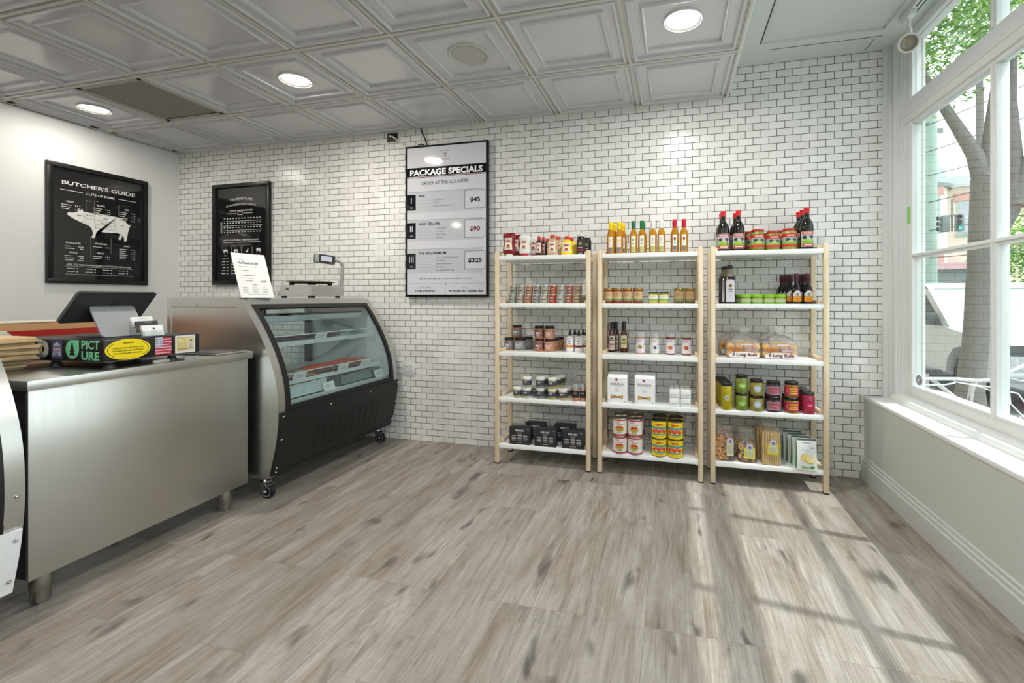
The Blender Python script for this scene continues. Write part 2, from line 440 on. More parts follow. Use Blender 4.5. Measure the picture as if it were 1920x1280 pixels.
# ------------------------------------------------------------------ coffered drop ceiling
CW = .6225
def ceiling():
    tile = mat('#d2d3d7', .16, spec=1.0, var=.012, scale=3); bar = mat('#cfcfc9', .5, var=.02); gap = mat('#4d4a44', .8)
    b = MB()
    xs = [-2.12 + CW * k for k in range(-5, 5)]; xs = [x for x in xs if XL < x < .42]
    ys = [2.137 + .6225 * k for k in range(-11, 3)]
    X = [XL] + xs; Y = [y for y in ys if YF < y < YB - .1] + [YB]; Y = [YF] + Y
    steps = [(.004, .012), (.018, .012)]
    for d0, zb, zn in ((.031, .012, .016), (.102, .016, .020)):          # two raised mouldings on each side of a tile
        steps += [(d0 - .0105, zb), (d0 - .0088, zb - .009), (d0 - .005, zb - .0148), (d0, zb - .0165), (d0 + .005, zb - .0148), (d0 + .0088, zb - .009), (d0 + .0105, zn)]
    for i in range(len(X) - 1):
        for j in range(len(Y) - 1):
            x0, x1, y0, y1 = X[i], X[i+1], Y[j], Y[j+1]
            fx0 = x1 - CW if i == 0 else x0                       # cut tiles keep their full pattern
            fy1 = y0 + CW if j == len(Y) - 2 else y1
            if y1 - y0 < .1: fy1 = y1
            hole = None
            if HOLES.get((round((fx0 + x1)/2, 1), round((y0 + fy1)/2, 1))) == 'vent': continue
            rings = []
            for d, h in steps:
                rings.append([(max(fx0 + d, x0), y0 + d), (x1 - d, y0 + d), (x1 - d, min(fy1 - d, y1)), (max(fx0 + d, x0), min(fy1 - d, y1))])
            vs = [[b.bm.verts.new((px, py, ZC + h)) for px, py in ring] for ring, (d, h) in zip(rings, steps)]
            k = b.mi(tile)
            for a, c in zip(vs, vs[1:]):
                for q in range(4):
                    p4 = (a[q], a[(q+1) % 4], c[(q+1) % 4], c[q])
                    if (p4[0].co - p4[3].co).length < 1e-6 and (p4[1].co - p4[2].co).length < 1e-6: continue
                    b.bm.faces.new(p4).material_index = k
            b.bm.faces.new(vs[-1]).material_index = k
            b.rect(plane_map((0, 0, ZC + .04), (1, 0, 0), (0, 1, 0)), x0, x1, y0, y1, 0, gap)
    for x in xs: b.box(x - .008, x + .008, YF, YB, ZC - .001, ZC + .0125, bar)
    for y in Y[1:-1]: b.box(XL, xs[-1], y - .009, y + .009, ZC - .0015, ZC + .0122, bar)
    b.box(XL, xs[-1], YB - .016, YB, ZC - .0012, ZC + .0036, bar)
    b.box(XL, XL + .016, YF, YB, ZC - .0012, ZC + .0036, bar)
    b.box(XL, xs[-1], YF, YB, ZC + .05, ZC + .06, gap)
    b.build('ceiling', kind='structure', smooth=38)
HOLES = {(round(-3.98 + CW/2 - .0, 1), round(2.137 + CW/2, 1)): 'vent'}
ceiling()
# fascia at the edge of the drop ceiling, and the higher painted ceiling over the shop window
b = MB(); pt = mat('#d9dddc', .5, var=.01)
b.prism([(.37, ZC - .002), (.376, ZC - .002), (.376, ZC + .02), (.392, ZC + .03), (.392, ZC + .05), (.40, ZC + .055), (.40, ZC + .11), (.42, ZC + .14), (.435, ZC + .205), (.37, ZC + .205)], YF, YB, pt, 'y')
b.build('trim_2', kind='structure', smooth=20)
up = MB(); pc = mat('#d3dad8', .55, var=.01); dk = mat('#3a3c3a', .7)
up.box(.37, WX + .1, YF, YB, ZU + .016, ZU + .1, pc)
up.box(.42, .545, YF, YB, ZU, ZU + .016, pc); up.box(1.25, WX + .1, YF, YB, ZU, ZU + .016, pc)
up.box(.545, 1.25, 3.115, YB, ZU, ZU + .016, pc)
up.box(.542, .549, YF, 3.10, ZU - .001, ZU + .012, dk)
up.box(.60, 1.27, 3.186, 3.191, ZU - .001, ZU + .012, dk)
up.box(1.226, 1.236, 3.21, 3.35, ZU - .001, ZU + .012, mat('#9aa19f', .7))
up.box(1.345, 1.352, 0, 3.05, ZU - .001, ZU + .012, dk)
up.build('ceiling_upper', kind='structure', smooth=0)

# ------------------------------------------------------------------ the shop window
w = struct('window_1')
Y0, Y1 = -2.6, 3.15
ZB, ZT1, ZT2, ZH = .655, 2.262, 2.43, 2.775
fr = MB()
# casing between the tiled wall and the glass, in steps
fr.box(1.342, 1.372, YB - .012, YB + .05, .556, ZU, TRIM)
fr.box(1.372, WX + .06, YB - .006, YB + .05, .556, ZU, TRIM)
for i, (ya, yb, x) in enumerate([(3.335, YB, 1.372), (3.32, 3.335, 1.382), (3.275, 3.32, 1.376), (3.262, 3.275, 1.388), (3.235, 3.262, 1.394), (3.21, 3.235, 1.402), (Y1, 3.21, 1.408)]):
    fr.box(x, WX + .05, ya, yb, .556, ZU, TRIM, .002)
# bottom rail, transom, head
fr.box(1.4055, WX + .04, Y0, 3.2095, .60, ZB, TRIM, .003)
fr.box(1.414, WX + .03, Y0, Y1, ZB, ZB + .018, TRIM)
fr.box(1.396, WX + .05, Y0, 3.262, ZT1 + .02, ZT2 - .02, TRIM, .003)
fr.box(1.388, WX + .05, Y0, 3.262, ZT1 + .062, ZT1 + .076, TRIM, .004)
fr.box(1.410, WX + .03, Y0, Y1, ZT1, ZT2, TRIM, .002)
fr.box(1.4035, WX + .05, Y0, 3.2095, ZH, ZU, TRIM, .003)
fr.build('window_frame', w)
mu = MB()
ym = [2.445 - .715 * k for k in range(8)]
for y in ym:
    if y < Y0: continue
    mu.box(1.412, WX + .035, y - .019, y + .019, ZB, ZT1, TRIM, .003); mu.box(1.404, WX + .03, y - .008, y + .008, ZB, ZT1, TRIM, .002)
    mu.box(1.412, WX + .035, y - .019, y + .019, ZT2, ZH, TRIM, .003); mu.box(1.404, WX + .03, y - .008, y + .008, ZT2, ZH, TRIM, .002)
mu.box(1.4132, WX + .0338, Y0, Y1, 1.446, 1.474, TRIM, .003); mu.box(1.4062, WX + .0288, Y0, Y1, 1.455, 1.465, TRIM, .002)
mu.build('muntin', w)
st = MB()
st.prism([(1.41, .556), (1.352, .556), (1.352, .572), (1.36, .584), (1.372, .588), (1.38, .602), (1.40, .606), (1.41, .606)], Y0, 3.29, TRIM, 'y')
st.build('window_sill', w, smooth=20)
g = MB(); g.box(WX - .003, WX + .003, Y0, Y1, ZB, ZT1, PANE); g.box(WX - .003, WX + .003, Y0, Y1, ZT2, ZH, PANE)
g.build('window_pane', w, smooth=0)
GZ_ = -.38; ex = MB(); sunw = mat('#e8e8e4', .6, var=.02)
ex.box(WX + .032, WX + .044, Y1 - .004, 3.6, -.35, 3.6, sunw)
ex.box(WX + .0, WX + .1, -4.8, Y0, -.35, 3.6, sunw); ex.box(WX, WX + .12, Y0 - 2, YB + .3, ZU + .02, 3.6, sunw)
ex.box(WX + .035, WX + .12, Y0, Y1, .60, ZB - .005, sunw)
ex.box(WX + .02, WX + .12, 3.59, 45, GZ_, 9, mat('#b5aca0', .8, var=.06)); ex.box(WX + .02, WX + .12, -12, -4.8, GZ_, 9, mat('#b5aca0', .8, var=.06)); ex.box(WX + .02, WX + .12, -4.8, 3.59, 3.6, 9, mat('#b5aca0', .8, var=.06))  # tall unseen facades, added to block sky light on the street
ex.build('wall_outside_sky_block', kind='structure')
# light tape and a round sticker on the window
t = MB(); mp = plane_map((WX - .0105, 3.125, 0), (0, -1, 0), (0, 0, 1)); t.box(1.4050, 1.4078, 3.165, 3.198, 1.665, 1.765, mat('#8fd06a', .5))
tag(t.build('tape_strip'), 'bit of light green tape on the white window frame', 'tape')
t = MB(); mp = plane_map((WX - .006, 3.105, .72), (0, -1, 0), (0, 0, 1), (-1, 0, 0))
t.lathe([(.0, 0), (.03, 0), (.03, .003), (0, .003)], mat('#6a6a72', .5), 20, mtx=Matrix.Translation((WX - .003, 3.105, .715)) @ Matrix.Rotation(-PI/2, 4, 'Y'))
t.ring(mp, 0, -.005, .022, .022, .004, 1, mat('#c9c9cf', .5)); t.disc(mp, 0, -.005, .010, .010, 1, mat('#d9d9dd', .5))
tag(t.build('round_sticker'), 'small round grey sticker low in the corner of the shop window', 'sticker')
# ------------------------------------------------------------------ ceiling fixtures
def downlight(x, y, label, warm):
    t = thing('ceiling_light', label, 'ceiling light', (x, y, ZC + .012), 0, 'round downlights in the coffered ceiling')
    b = MB(); b.lathe([(.078, .012), (.088, .0), (.096, -.004), (.098, .002), (.098, .012)], mat('#dcdcda', .4), 32, caps=False); b.build('rim', t)
    b = MB(); b.lathe([(0, .004), (.079, .004), (.079, .010), (0, .010)], mat(warm, .5, emit=5, var=0), 32); b.build('diffuser', t)
    return t
PITCH = CW
downlight(-4.29, 2.45, 'round glowing downlight in the ceiling tile next to the white wall', '#fff1dd')
downlight(-2.43, 2.45, 'round glowing downlight above the curved deli case', '#fff3e4')
downlight(.05, 2.41, 'round glowing downlight near the stepped edge of the drop ceiling', '#fdfbf4')
LAMPS = [(-4.29, 2.45, .75), (-2.43, 2.45, 2.0), (.05, 2.41, 1.6)]
for i in range(3):                                   # unseen lamps added as fill over the shop behind the photographer
    for j in range(2):
        LAMPS.append((-4.1 + 2.05 * i, .55 - 1.9 * j, 2.0))
for x, y, pw in LAMPS:
    l = bpy.data.lights.new('downlight_bulb', 'AREA'); l.shape = 'DISK'; l.size = .15; l.energy = pw * LAMP; l.color = (1, .93, .84)
    if x > -.5: l.color = (1, .97, .93)
    o = bpy.data.objects.new('downlight_bulb', l); COL.objects.link(o); o.location = (x, y, ZC + .010)
t = thing('ceiling_speaker', 'flat round white speaker set in a ceiling tile', 'speaker', (-1.18, 2.45, ZC + .020))
b = MB(); b.lathe([(.100, .006), (.102, -.006), (.114, -.012), (.124, -.006), (.126, .006)], mat('#c9cac4', .5), 36, caps=False); b.build('rim', t)
b = MB(); b.lathe([(0, -.006), (.099, -.006), (.099, .004), (0, .004)], mat('#bfc0ba', .7, var=.05, scale=300), 36); b.build('grille', t)
t = thing('ceiling_vent', 'square grey return air vent with parallel louvres in the ceiling', 'vent', (-3.669, 2.448, ZC + .004))
vm = mat('#a9a9a2', .5)
b = MB(); b.frame(plane_map((0, 0, -.002), (1, 0, 0), (0, 1, 0)), -.302, .302, -.302, .302, .04, 0, vm)
for s in (-1, 1):
    b.box(s*.297 - .005, s*.297 + .005, -.302, .302, -.003, .02, vm); b.box(-.302, .302, s*.297 - .005, s*.297 + .005, -.003, .02, vm)
b.build('frame', t)
b = MB()
for i in range(14):
    x = -.262 + i * .0382
    b.prism([(x, .0), (x + .030, .010), (x + .030, .012), (x, .002)], -.268, .268, mat('#8f8f89', .5), 'y')
b.box(-.3, .3, -.3, .3, .03, .04, mat('#6f6f6a', .8)); b.build('louvre', t)
# track and spotlight over the window
t = thing('track_light', 'white track rail with a small dark slot along the top of the shop window', 'track', (1.30, 0, ZU))
b = MB(); b.box(-.018, .018, -2.4, 3.02, -.03, 0, WHITE_PAINT, .003); b.box(-.004, .004, -2.39, 2.86, -.0305, -.02, mat('#222222', .7)); b.build('rail', t)
t = thing('spotlight', 'white round spotlight hanging from the track at the window corner', 'spotlight', (1.295, 2.93, ZU - .03))
b = MB(); b.box(-.018, .018, -.05, .05, -.028, 0, WHITE_PAINT, .003); b.build('adapter', t)
b = MB(); b.cyl(.010, -.10, -.028, WHITE_PAINT, 12); b.box(-.007, .007, -.028, .028, -.125, -.085, WHITE_PAINT, .003); b.build('stem', t)
ax = Vector((-.40, -.86, -.36)).normalized()
mt = Matrix.Translation((.0, .0, -.165)) @ ax.to_track_quat('Z', 'Y').to_matrix().to_4x4()
b = MB(); b.lathe([(0, -.085), (.034, -.085), (.046, -.07), (.050, .045), (.050, .055), (.044, .055), (.040, .040)], mat('#e9e7de', .35), 28, mtx=mt, caps=False); b.build('lamp_head', t)
b = MB(); b.lathe([(.0405, .040), (.040, .036), (.026, .030), (.012, .030), (0, .034)], mat('#b9b5a4', .3, .4), 24, mtx=mt, caps=False); b.ring(lambda u, v, l: mt @ Vector((u, v, .041 + l)), 0, 0, .033, .033, .004, 0, mat('#8a887c', .3)); b.build('lens', t)

# ------------------------------------------------------------------ posters
def poster_frame(name, label, loc, rz, w, h):
    t = thing(name, label, 'poster', loc, rz)
    b = MB()
    fm = mat('#101010', .35, var=.04)
    for x0, x1, z0, z1 in ((0, w, 0, .036), (0, w, h - .036, h), (0, .036, .036, h - .036), (w - .036, w, .036, h - .036)):
        b.box(x0, x1, -.030, 0, z0, z1, fm, .003)
    b.build('frame', t)
    return t
def print_board(t, w, h): return front(0, -.012, 0)
PAPER_K = mat('#1d1d1e', .05, spec=.55, var=.02)
WHT = mat('#d9d8d6', .5, var=0)
def lines(b, mp, u, v, n, w, dv, m, h=.0045, marks=3, mw=.004):
    for i in range(n):
        ww = w * (.55 + .4 * ((i * 37 + int(u * 100)) % 10) / 10)
        b.rect(mp, u, u + ww * .62, v - i*dv, v - i*dv + h, 1, m)
        for k in range(marks - (i % 2)):
            b.disc(mp, u + w - k * mw * 3.2, v - i*dv + h/2, mw, mw, 1, m, 8)
# pork poster on the white wall (faces +x)
t = poster_frame('framed_poster', 'black framed chart of pork cuts with a white pig on the white wall', (XL, 2.402, 1.325), PI/2, .688, .957)
b = MB(); mp = front(0, -.012, 0)
b.box(.034, .654, -.012, -.002, .034, .923, PAPER_K)
W, H = .688, .957
b.text(mp, "BUTCHER'S GUIDE", W/2, .795, .030, 1, WHT, w=.50, bold=.012)
b.text(mp, 'CUTS OF PORK', W/2, .738, .019, 1, WHT, w=.20, bold=.01)
b.rect(mp, .085, .225, .748, .752, 1, WHT); b.rect(mp, .465, .605, .748, .752, 1, WHT)
for hd, u, v, n in (('HEAD', .145, .655, 3), ('BLADE', .345, .66, 4), ('LEG', .53, .66, 5), ('SHOULDER', .165, .322, 2), ('HOCK', .165, .245, 3), ('SPARE RIB', .345, .335, 1), ('BELLY', .345, .255, 2), ('LOIN', .53, .335, 6)):
    b.text(mp, hd, u, v, .013, 1, WHT, bold=.02); lines(b, mp, u - .055, v - .024, n, .115, .017, WHT)
for (u0, u1, v0, v1) in ((.245, .247, .46, .69), (.30, .302, .56, .70), (.47, .472, .60, .70), (.275, .277, .22, .40), (.415, .417, .26, .40)):
    b.rect(mp, u0, u1, v0, v1, 1, mat('#8a8a8a', .5, var=0))
b.rect(mp, .245, .28, .69, .692, 1, WHT); b.rect(mp, .30, .33, .70, .702, 1, WHT)
b.text(mp, 'KEY TO RECOMMENDED COOKING METHODS', W/2, .148, .012, 1, WHT, w=.44, bold=.015)
b.rect(mp, .115, .575, .138, .140, 1, WHT); b.rect(mp, .115, .575, .075, .077, 1, WHT)
for r_ in range(2):
    for c_ in range(4): b.rect(mp, .125 + c_*.115, .175 + c_*.115, .119 - r_*.024, .123 - r_*.024, 1, WHT); b.disc(mp, .19 + c_*.115, .121 - r_*.024, .005, .005, 1, WHT, 8)
pig = [(.125,.555),(.132,.572),(.165,.575),(.19,.588),(.195,.612),(.21,.606),(.222,.616),(.228,.596),(.27,.592),(.33,.596),(.40,.594),(.46,.590),(.505,.578),(.535,.556),(.548,.530),(.556,.541),(.562,.536),(.552,.518),(.548,.495),(.540,.470),(.536,.440),(.532,.412),(.528,.385),(.508,.384),(.512,.402),(.507,.425),(.500,.432),(.488,.408),(.486,.394),(.468,.394),(.472,.412),(.476,.436),(.470,.450),(.42,.446),(.36,.444),(.322,.450),(.312,.428),(.306,.402),(.304,.388),(.280,.388),(.284,.402),(.290,.412),(.288,.440),(.280,.468),(.262,.486),(.225,.500),(.18,.520),(.145,.540)]
b.poly(mp, pig, 1, mat('#e4e2df', .5, var=0))
gk = mat('#3a3a3a', .5, var=0)
for (p, q) in (((.228,.596),(.236,.55)),((.236,.55),(.222,.502)),((.31,.594),(.300,.55)),((.300,.55),(.31,.47)),((.45,.590),(.438,.54)),((.438,.54),(.455,.45)),((.236,.545),(.44,.530)),((.305,.506),(.44,.500)),((.305,.476),(.445,.470))):
    d = (Vector(q) - Vector(p)); nrm = Vector((-d.y, d.x)).normalized() * .0011
    b.poly(mp, [(p[0]-nrm.x, p[1]-nrm.y), (q[0]-nrm.x, q[1]-nrm.y), (q[0]+nrm.x, q[1]+nrm.y), (p[0]+nrm.x, p[1]+nrm.y)], 2, gk)
for s_, u, v in (('HEAD', .205, .555), ('BLADE', .27, .566), ('LOIN', .375, .556), ('SPARE RIB', .375, .512), ('BELLY', .38, .484), ('LEG', .495, .515)): b.text(mp, s_, u, v, .010, 2, gk, bold=.02)
b.build('print', t, smooth=0)
# temperature chart on the tiled wall
t = poster_frame('framed_poster', 'black framed temperature conversion chart on the tiled wall above the deli case', (-4.292, YB - .001, 1.333), 0, .672, .957)
b = MB(); b.box(.034, .638, -.012, -.002, .034, .923, PAPER_K); W = .672
b.text(mp, 'TEMPERATURE', W/2 - .005, .802, .022, 1, WHT, w=.27, bold=.01, arc=.012)
b.text(mp, 'CONVERSION CHART', W/2 - .005, .752, .018, 1, WHT, w=.36, bold=.01, arc=.016)
b.text(mp, 'OVEN TEMPERATURES', W/2 - .005, .695, .013, 1, WHT, w=.27, bold=.02)
b.rect(mp, .165, .275, .673, .678, 1, WHT); b.rect(mp, .365, .465, .673, .678, 1, WHT); b.frame(mp, .29, .35, .660, .690, .006, 1, WHT)
for i in range(4):
    v = .625 - .043 * i
    if i < 3: b.rect(mp, .115, .575, v - .024, v - .0205, 1, WHT)
    for k in range(13): b.rect(mp, .125 + k*.035, .143 + k*.035, v, v + .008, 1, WHT)
b.rect(mp, .165, .168, .475, .63, 1, WHT); b.rect(mp, .085, .105, .49, .60, 1, mat('#8d8d8d', .5, var=0))
b.text(mp, 'MEAT COOKING TEMPERATURES', W/2 - .01, .418, .013, 1, WHT, w=.42, bold=.02)
b.rect(mp, .12, .56, .400, .4035, 1, WHT); b.rect(mp, .21, .44, .372, .375, 1, mat('#8d8d8d', .5, var=0))
for u in (.215, .335, .46): b.rect(mp, u, u + .004, .10, .36, 1, mat('#a5a5a5', .5, var=0))
def beast(u, v, s, kind):
    if kind == 'hen':
        b.poly(mp, [(u-.018*s, v+.01*s), (u-.004*s, v-.012*s), (u+.012*s, v-.004*s), (u+.014*s, v+.02*s), (u+.022*s, v+.03*s), (u+.008*s, v+.026*s), (u, v+.006*s)], 1, WHT)
    else:
        hh = 1.25 if kind == 'pig' else 1.0
        b.poly(mp, [(u-.026*s, v+.016*s), (u-.018*s, v+.022*s*hh), (u+.018*s, v+.022*s*hh), (u+.026*s, v+.014*s), (u+.025*s, v-.016*s), (u+.018*s, v-.016*s), (u+.015*s, v), (u-.010*s, v), (u-.013*s, v-.016*s), (u-.020*s, v-.016*s), (u-.020*s, v+.004*s), (u-.030*s, v+.008*s)], 1, WHT)
for u, k in ((.145, 'cow'), (.27, 'sheep'), (.40, 'hen'), (.535, 'pig')): beast(u, .315, 1.0, k); b.rect(mp, u - .015, u + .015, .275, .281, 1, WHT)
for i in range(6):
    for u in (.13, .25, .38, .51): b.rect(mp, u - .02 - .006*(i % 3), u + .015, .245 - i*.028, .251 - i*.028, 1, WHT); b.rect(mp, u + .03, u + .048, .245 - i*.028, .251 - i*.028, 1, WHT)
b.build('print', t, smooth=0)

# ------------------------------------------------------------------ menu screen
t = thing('menu_screen', 'upright black framed screen listing package specials on the tiled wall', 'screen', (-2.186, YB - .002, 1.217))
W, H = .747, 1.259
b = MB(); bz = mat('#0d0d0e', .25, var=.02)
b.box(0, W, -.045, -.012, 0, H, bz, .003); b.box(.12, W - .12, -.012, 0, .2, H - .2, bz)
b.build('bezel', t)
b = MB(); mp = front(0, -.0452, 0)
SG = mat('#c3c4ca', .06, emit=.10, var=0); SW = mat('#cfd1d8', .06, emit=.10, var=0); GB = mat('#b2b6bb', .06, emit=.10, var=0); K = mat('#0c0c0d', .06, var=0); RED = mat('#6a1420', .12, var=0)
m_ = .017
b.rect(mp, m_, W - m_, m_, H - m_, 1, SG)
Z = lambda f: H * (1 - f)
b.rect(mp, m_, W - m_, Z(.205), Z(.146), 2, K); b.rect(mp, m_, W - m_, Z(.213), Z(.209), 2, RED)
b.text(mp, 'PACKAGE SPECIALS', W/2, Z(.197), .046, 3, mat('#e6e6e8', .2, emit=.1, var=0), w=.655, bold=.035)
# slab ends on the big letters
b.text(mp, 'ORDER AT THE COUNTER', W/2 - .01, Z(.262), .028, 2, K, w=.43)
cow = [(-.030,.020),(-.022,.012),(-.012,.018),(.010,.018),(.020,.014),(.032,.022),(.024,.004),(.016,.0),(.012,-.016),(.016,-.028),(.006,-.036),(-.008,-.036),(-.016,-.028),(-.012,-.014),(-.016,.0),(-.024,.004)]
b.poly(mp, [(W/2 - .01 + x*.8, Z(.071) + y*.8) for x, y in cow], 2, mat('#3c3c40', .2, var=0))
b.disc(mp, W/2 - .011, Z(.071) - .022, .008, .006, 3, SG, 10); b.poly(mp, [(W/2 - .01 + x, Z(.071) + y) for x, y in ((-.004, .012), (.006, .004), (.004, -.008), (-.006, -.002))], 3, SG)
b.text(mp, 'OYSTER BAY', W/2 - .01, Z(.047), .008, 2, K, w=.09, arc=.006); b.text(mp, 'BUTCHER', W/2 - .01, Z(.108), .011, 2, K, w=.10)
def card(f0, f1, num, head, rows, price, pc):
    b.rect(mp, m_, W - m_ - .03, Z(f1), Z(f0), 2, GB); b.rect(mp, m_, W - m_ - .03, Z(f0) - .004, Z(f0), 3, mat('#989ca0', .15, var=0))
    c = (f0 + f1)/2
    b.rect(mp, m_, m_ + .082, Z(c + .052), Z(c - .052), 3, K)
    b.text(mp, num, m_ + .041, Z(c) - .008, .048, 4, SW); b.text(mp, 'TIER', m_ + .041, Z(c + .04), .010, 4, SW)
    b.text(mp, head, .125, Z(f0 + .036), .021, 3, K, 'l', bold=.02)
    for i, r_ in enumerate(rows):
        v = Z(f0 + .062 + i*.0205); b.text(mp, r_, .26 if len(rows) == 3 else .285, v, .0115, 3, mat('#55585c', .3, var=0), 'l'); b.rect(mp, .125, .13, v, v + .008, 3, K); b.rect(mp, .14, .25, v, v + .0012, 3, mat('#7b7e82', .3, var=0))
    b.frame(mp, W - m_ - .185, W - m_ - .005, Z(c + .058), Z(c - .060), .003, 3, K)
    b.rect(mp, W - m_ - .182, W - m_ - .008, Z(c + .056), Z(c - .058), 3, mat('#bfc1c6', .12, emit=.1, var=0))
    b.text(mp, price, W - m_ - .095, Z(c) - .017, .034, 4, pc, bold=.03, w=.030*len(price))
card(.305, .445, 'I', 'Basic', ['Classic Burgers', 'Hot Dogs', 'Sausage, Marinated Chicken'], '$45', K)
card(.492, .632, 'II', 'BASIC DELUXE', ['Classic Burgers', 'Hot Dogs', 'Italian Sausage', 'Flank Steak'], '$90', RED)
card(.685, .845, 'III', 'THE BBQ PREMIUM', ['Prime Dry Aged Porterhouse', 'Prime Burger', 'Grass Finished Kebab', 'Flank Burgers', 'Ribs, Rack and Hot Dogs'], '$325', K)
gt = mat('#4a4c50', .3, var=0)
b.text(mp, 'Buns for hamburgers & hot dogs are available for purchase', W/2, Z(.885), .013, 2, gt, w=.48, shear=.25)
b.poly(mp, [(W/2 - .006, Z(.917)), (W/2, Z(.923)), (W/2 + .006, Z(.917))], 2, K); b.rect(mp, W/2 - .001, W/2 + .001, Z(.92), Z(.905), 2, K)
b.rect(mp, m_ + .02, W/2 - .02, Z(.913), Z(.912), 2, gt); b.rect(mp, W/2 + .02, W - m_ - .02, Z(.913), Z(.912), 2, gt); b.rect(mp, W/2 - .0005, W/2 + .0005, Z(.985), Z(.935), 2, gt)
b.text(mp, 'CALL TO ORDER', .185, Z(.942), .010, 2, gt); b.text(mp, 'VISIT US', .545, Z(.945), .010, 2, gt)
b.text(mp, '(516) 275-6723', .185, Z(.966), .016, 2, K, bold=.03, w=.18); b.text(mp, '96 South St. Oyster Bay', .555, Z(.967), .016, 2, K, bold=.03, w=.31)
b.build('screen_face', t, smooth=0)
t = thing('wall_socket_box', 'open dark metal socket box with a white cable high beside the menu screen', 'socket', (-2.34, YB, 2.585))
b = MB(); b.frame(front(0, -.003, 0), -.055, .055, -.04, .04, .006, 0, mat('#77786f', .5)); b.box(-.05, .05, -.003, -.001, -.035, .035, mat('#45453f', .7)); b.box(-.005, .04, -.03, 0, -.01, .025, BLACK, .006); b.build('box', t)
b = MB(); b.tube([(-.02, -.02, .01), (.03, -.045, -.01), (.09, -.03, -.055), (.16, -.012, -.10)], .006, mat('#d4d4cf', .5), 6); b.tube([(.02, -.02, 0), (.07, -.03, -.04), (.12, -.02, -.08), (.17, -.012, -.105)], .003, BLACK, 6); b.build('cable', t)
b = MB(); b.tube([(-2.06, YB - .02, ZC + .01), (-2.045, YB - .024, 2.60), (-2.015, YB - .024, 2.54), (-1.995, YB - .02, 2.476), (-2.0, YB - .004, 2.45)], .0055, BLACK, 8)
b.tube([(-2.09, YB - .02, 2.470), (-2.075, YB - .022, 2.492), (-2.05, YB - .022, 2.497), (-2.025, YB - .022, 2.488), (-2.01, YB - .02, 2.470)], .006, BLACK, 8)
tag(b.build('power_cable'), 'black cable hanging from the ceiling behind the menu screen', 'cable')
for (x, z, l) in ((-4.389, 2.655, 'near the ceiling corner'), (-3.595, 2.549, 'above the temperature chart'), (-2.863, 2.552, 'above the scale'), (-2.383, 2.155, 'just beside the menu screen')):
    b = MB(); b.lathe([(.0, -.012), (.008, -.012), (.009, -.006), (.004, -.003), (.004, 0)], mat('#2c2a27', .5), 10, mtx=Matrix.Translation((x, YB, z if z < 2.63 else 2.60)) @ Matrix.Rotation(-PI/2, 4, 'X') @ Matrix.Scale(-1, 4, (0, 0, 1)))
    tag(b.build('wall_plug'), 'small dark plug in the tiled wall ' + l, 'plug', 'dark plugs left in the tiles')
def outlet(x, z, w, h, n, label):
    t = thing('wall_outlet', label, 'outlet', (x, YB, z)); pm = mat('#d9dada', .35)
    b = MB(); b.box(-w/2, w/2, -.007, 0, -h/2, h/2, pm, .003); b.build('cover_plate', t)
    for i in range(n):
        b = MB(); u = (i - (n-1)/2) * .046
        for v in (-.02, .02):
            b.lathe([(.0, -.0), (.0155, 0), (.0155, .002), (0, .002)], mat('#cfd0d0', .4), 14, mtx=Matrix.Translation((u, -.007, v)) @ Matrix.Rotation(PI/2, 4, 'X'))
            b.rect(front(u, -.0092, v), -.006, -.004, -.003, .006, 0, BLACK); b.rect(front(u, -.0092, v), .004, .006, -.003, .006, 0, BLACK); b.disc(front(u, -.0092, v), 0, -.008, .002, .002, 0, BLACK, 8)
        b.build('socket', t)
outlet(-2.182, .604, .115, .115, 2, 'white wall outlet on the tiles beside the deli case')
outlet(-.782, .60, .118, .125, 2, 'white double wall outlet behind the deli side rack')
# ------------------------------------------------------------------ curved deli cases
PROFILE = [(-2.545, 1.205), (-2.527, 1.203), (-2.497, 1.158), (-2.427, 1.065), (-2.359, .955), (-2.310, .857), (-2.275, .761), (-2.256, .693), (-2.244, .575), (-2.244, .465), (-2.268, .307), (-2.310, .156)]
def curve_at(z):
    for (x0, z0), (x1, z1) in zip(PROFILE, PROFILE[1:]):
        if z1 <= z <= z0: return x0 + (x1 - x0) * (z - z0) / (z1 - z0)
    return PROFILE[-1][0]
def smooth_profile(z0, z1, n=26):
    # a round front: smooth the measured points
    pts = []
    for i in range(n + 1):
        z = z0 + (z1 - z0) * i / n
        x = sum(curve_at(max(.156, min(1.16, z + d))) for d in (-.05, -.025, 0, .025, .05)) / 5 if .2 < z < 1.1 else curve_at(z)
        pts.append((x, z))
    return pts
def curved_sheet(b, pts, y0, y1, d0, d1, m):
    # a bent sheet between the offsets d0 and d1 from the profile
    def off(i, d):
        a = Vector(pts[max(i-1, 0)]); c = Vector(pts[min(i+1, len(pts)-1)]); t = (c - a).normalized(); n = Vector((-t.y, t.x))
        if n.x < 0: n = -n
        return (pts[i][0] + n.x * d, pts[i][1] + n.y * d)
    out = [off(i, d1) for i in range(len(pts))]; inn = [off(i, d0) for i in range(len(pts))]
    b.prism(out + inn[::-1], y0, y1, m, 'y')
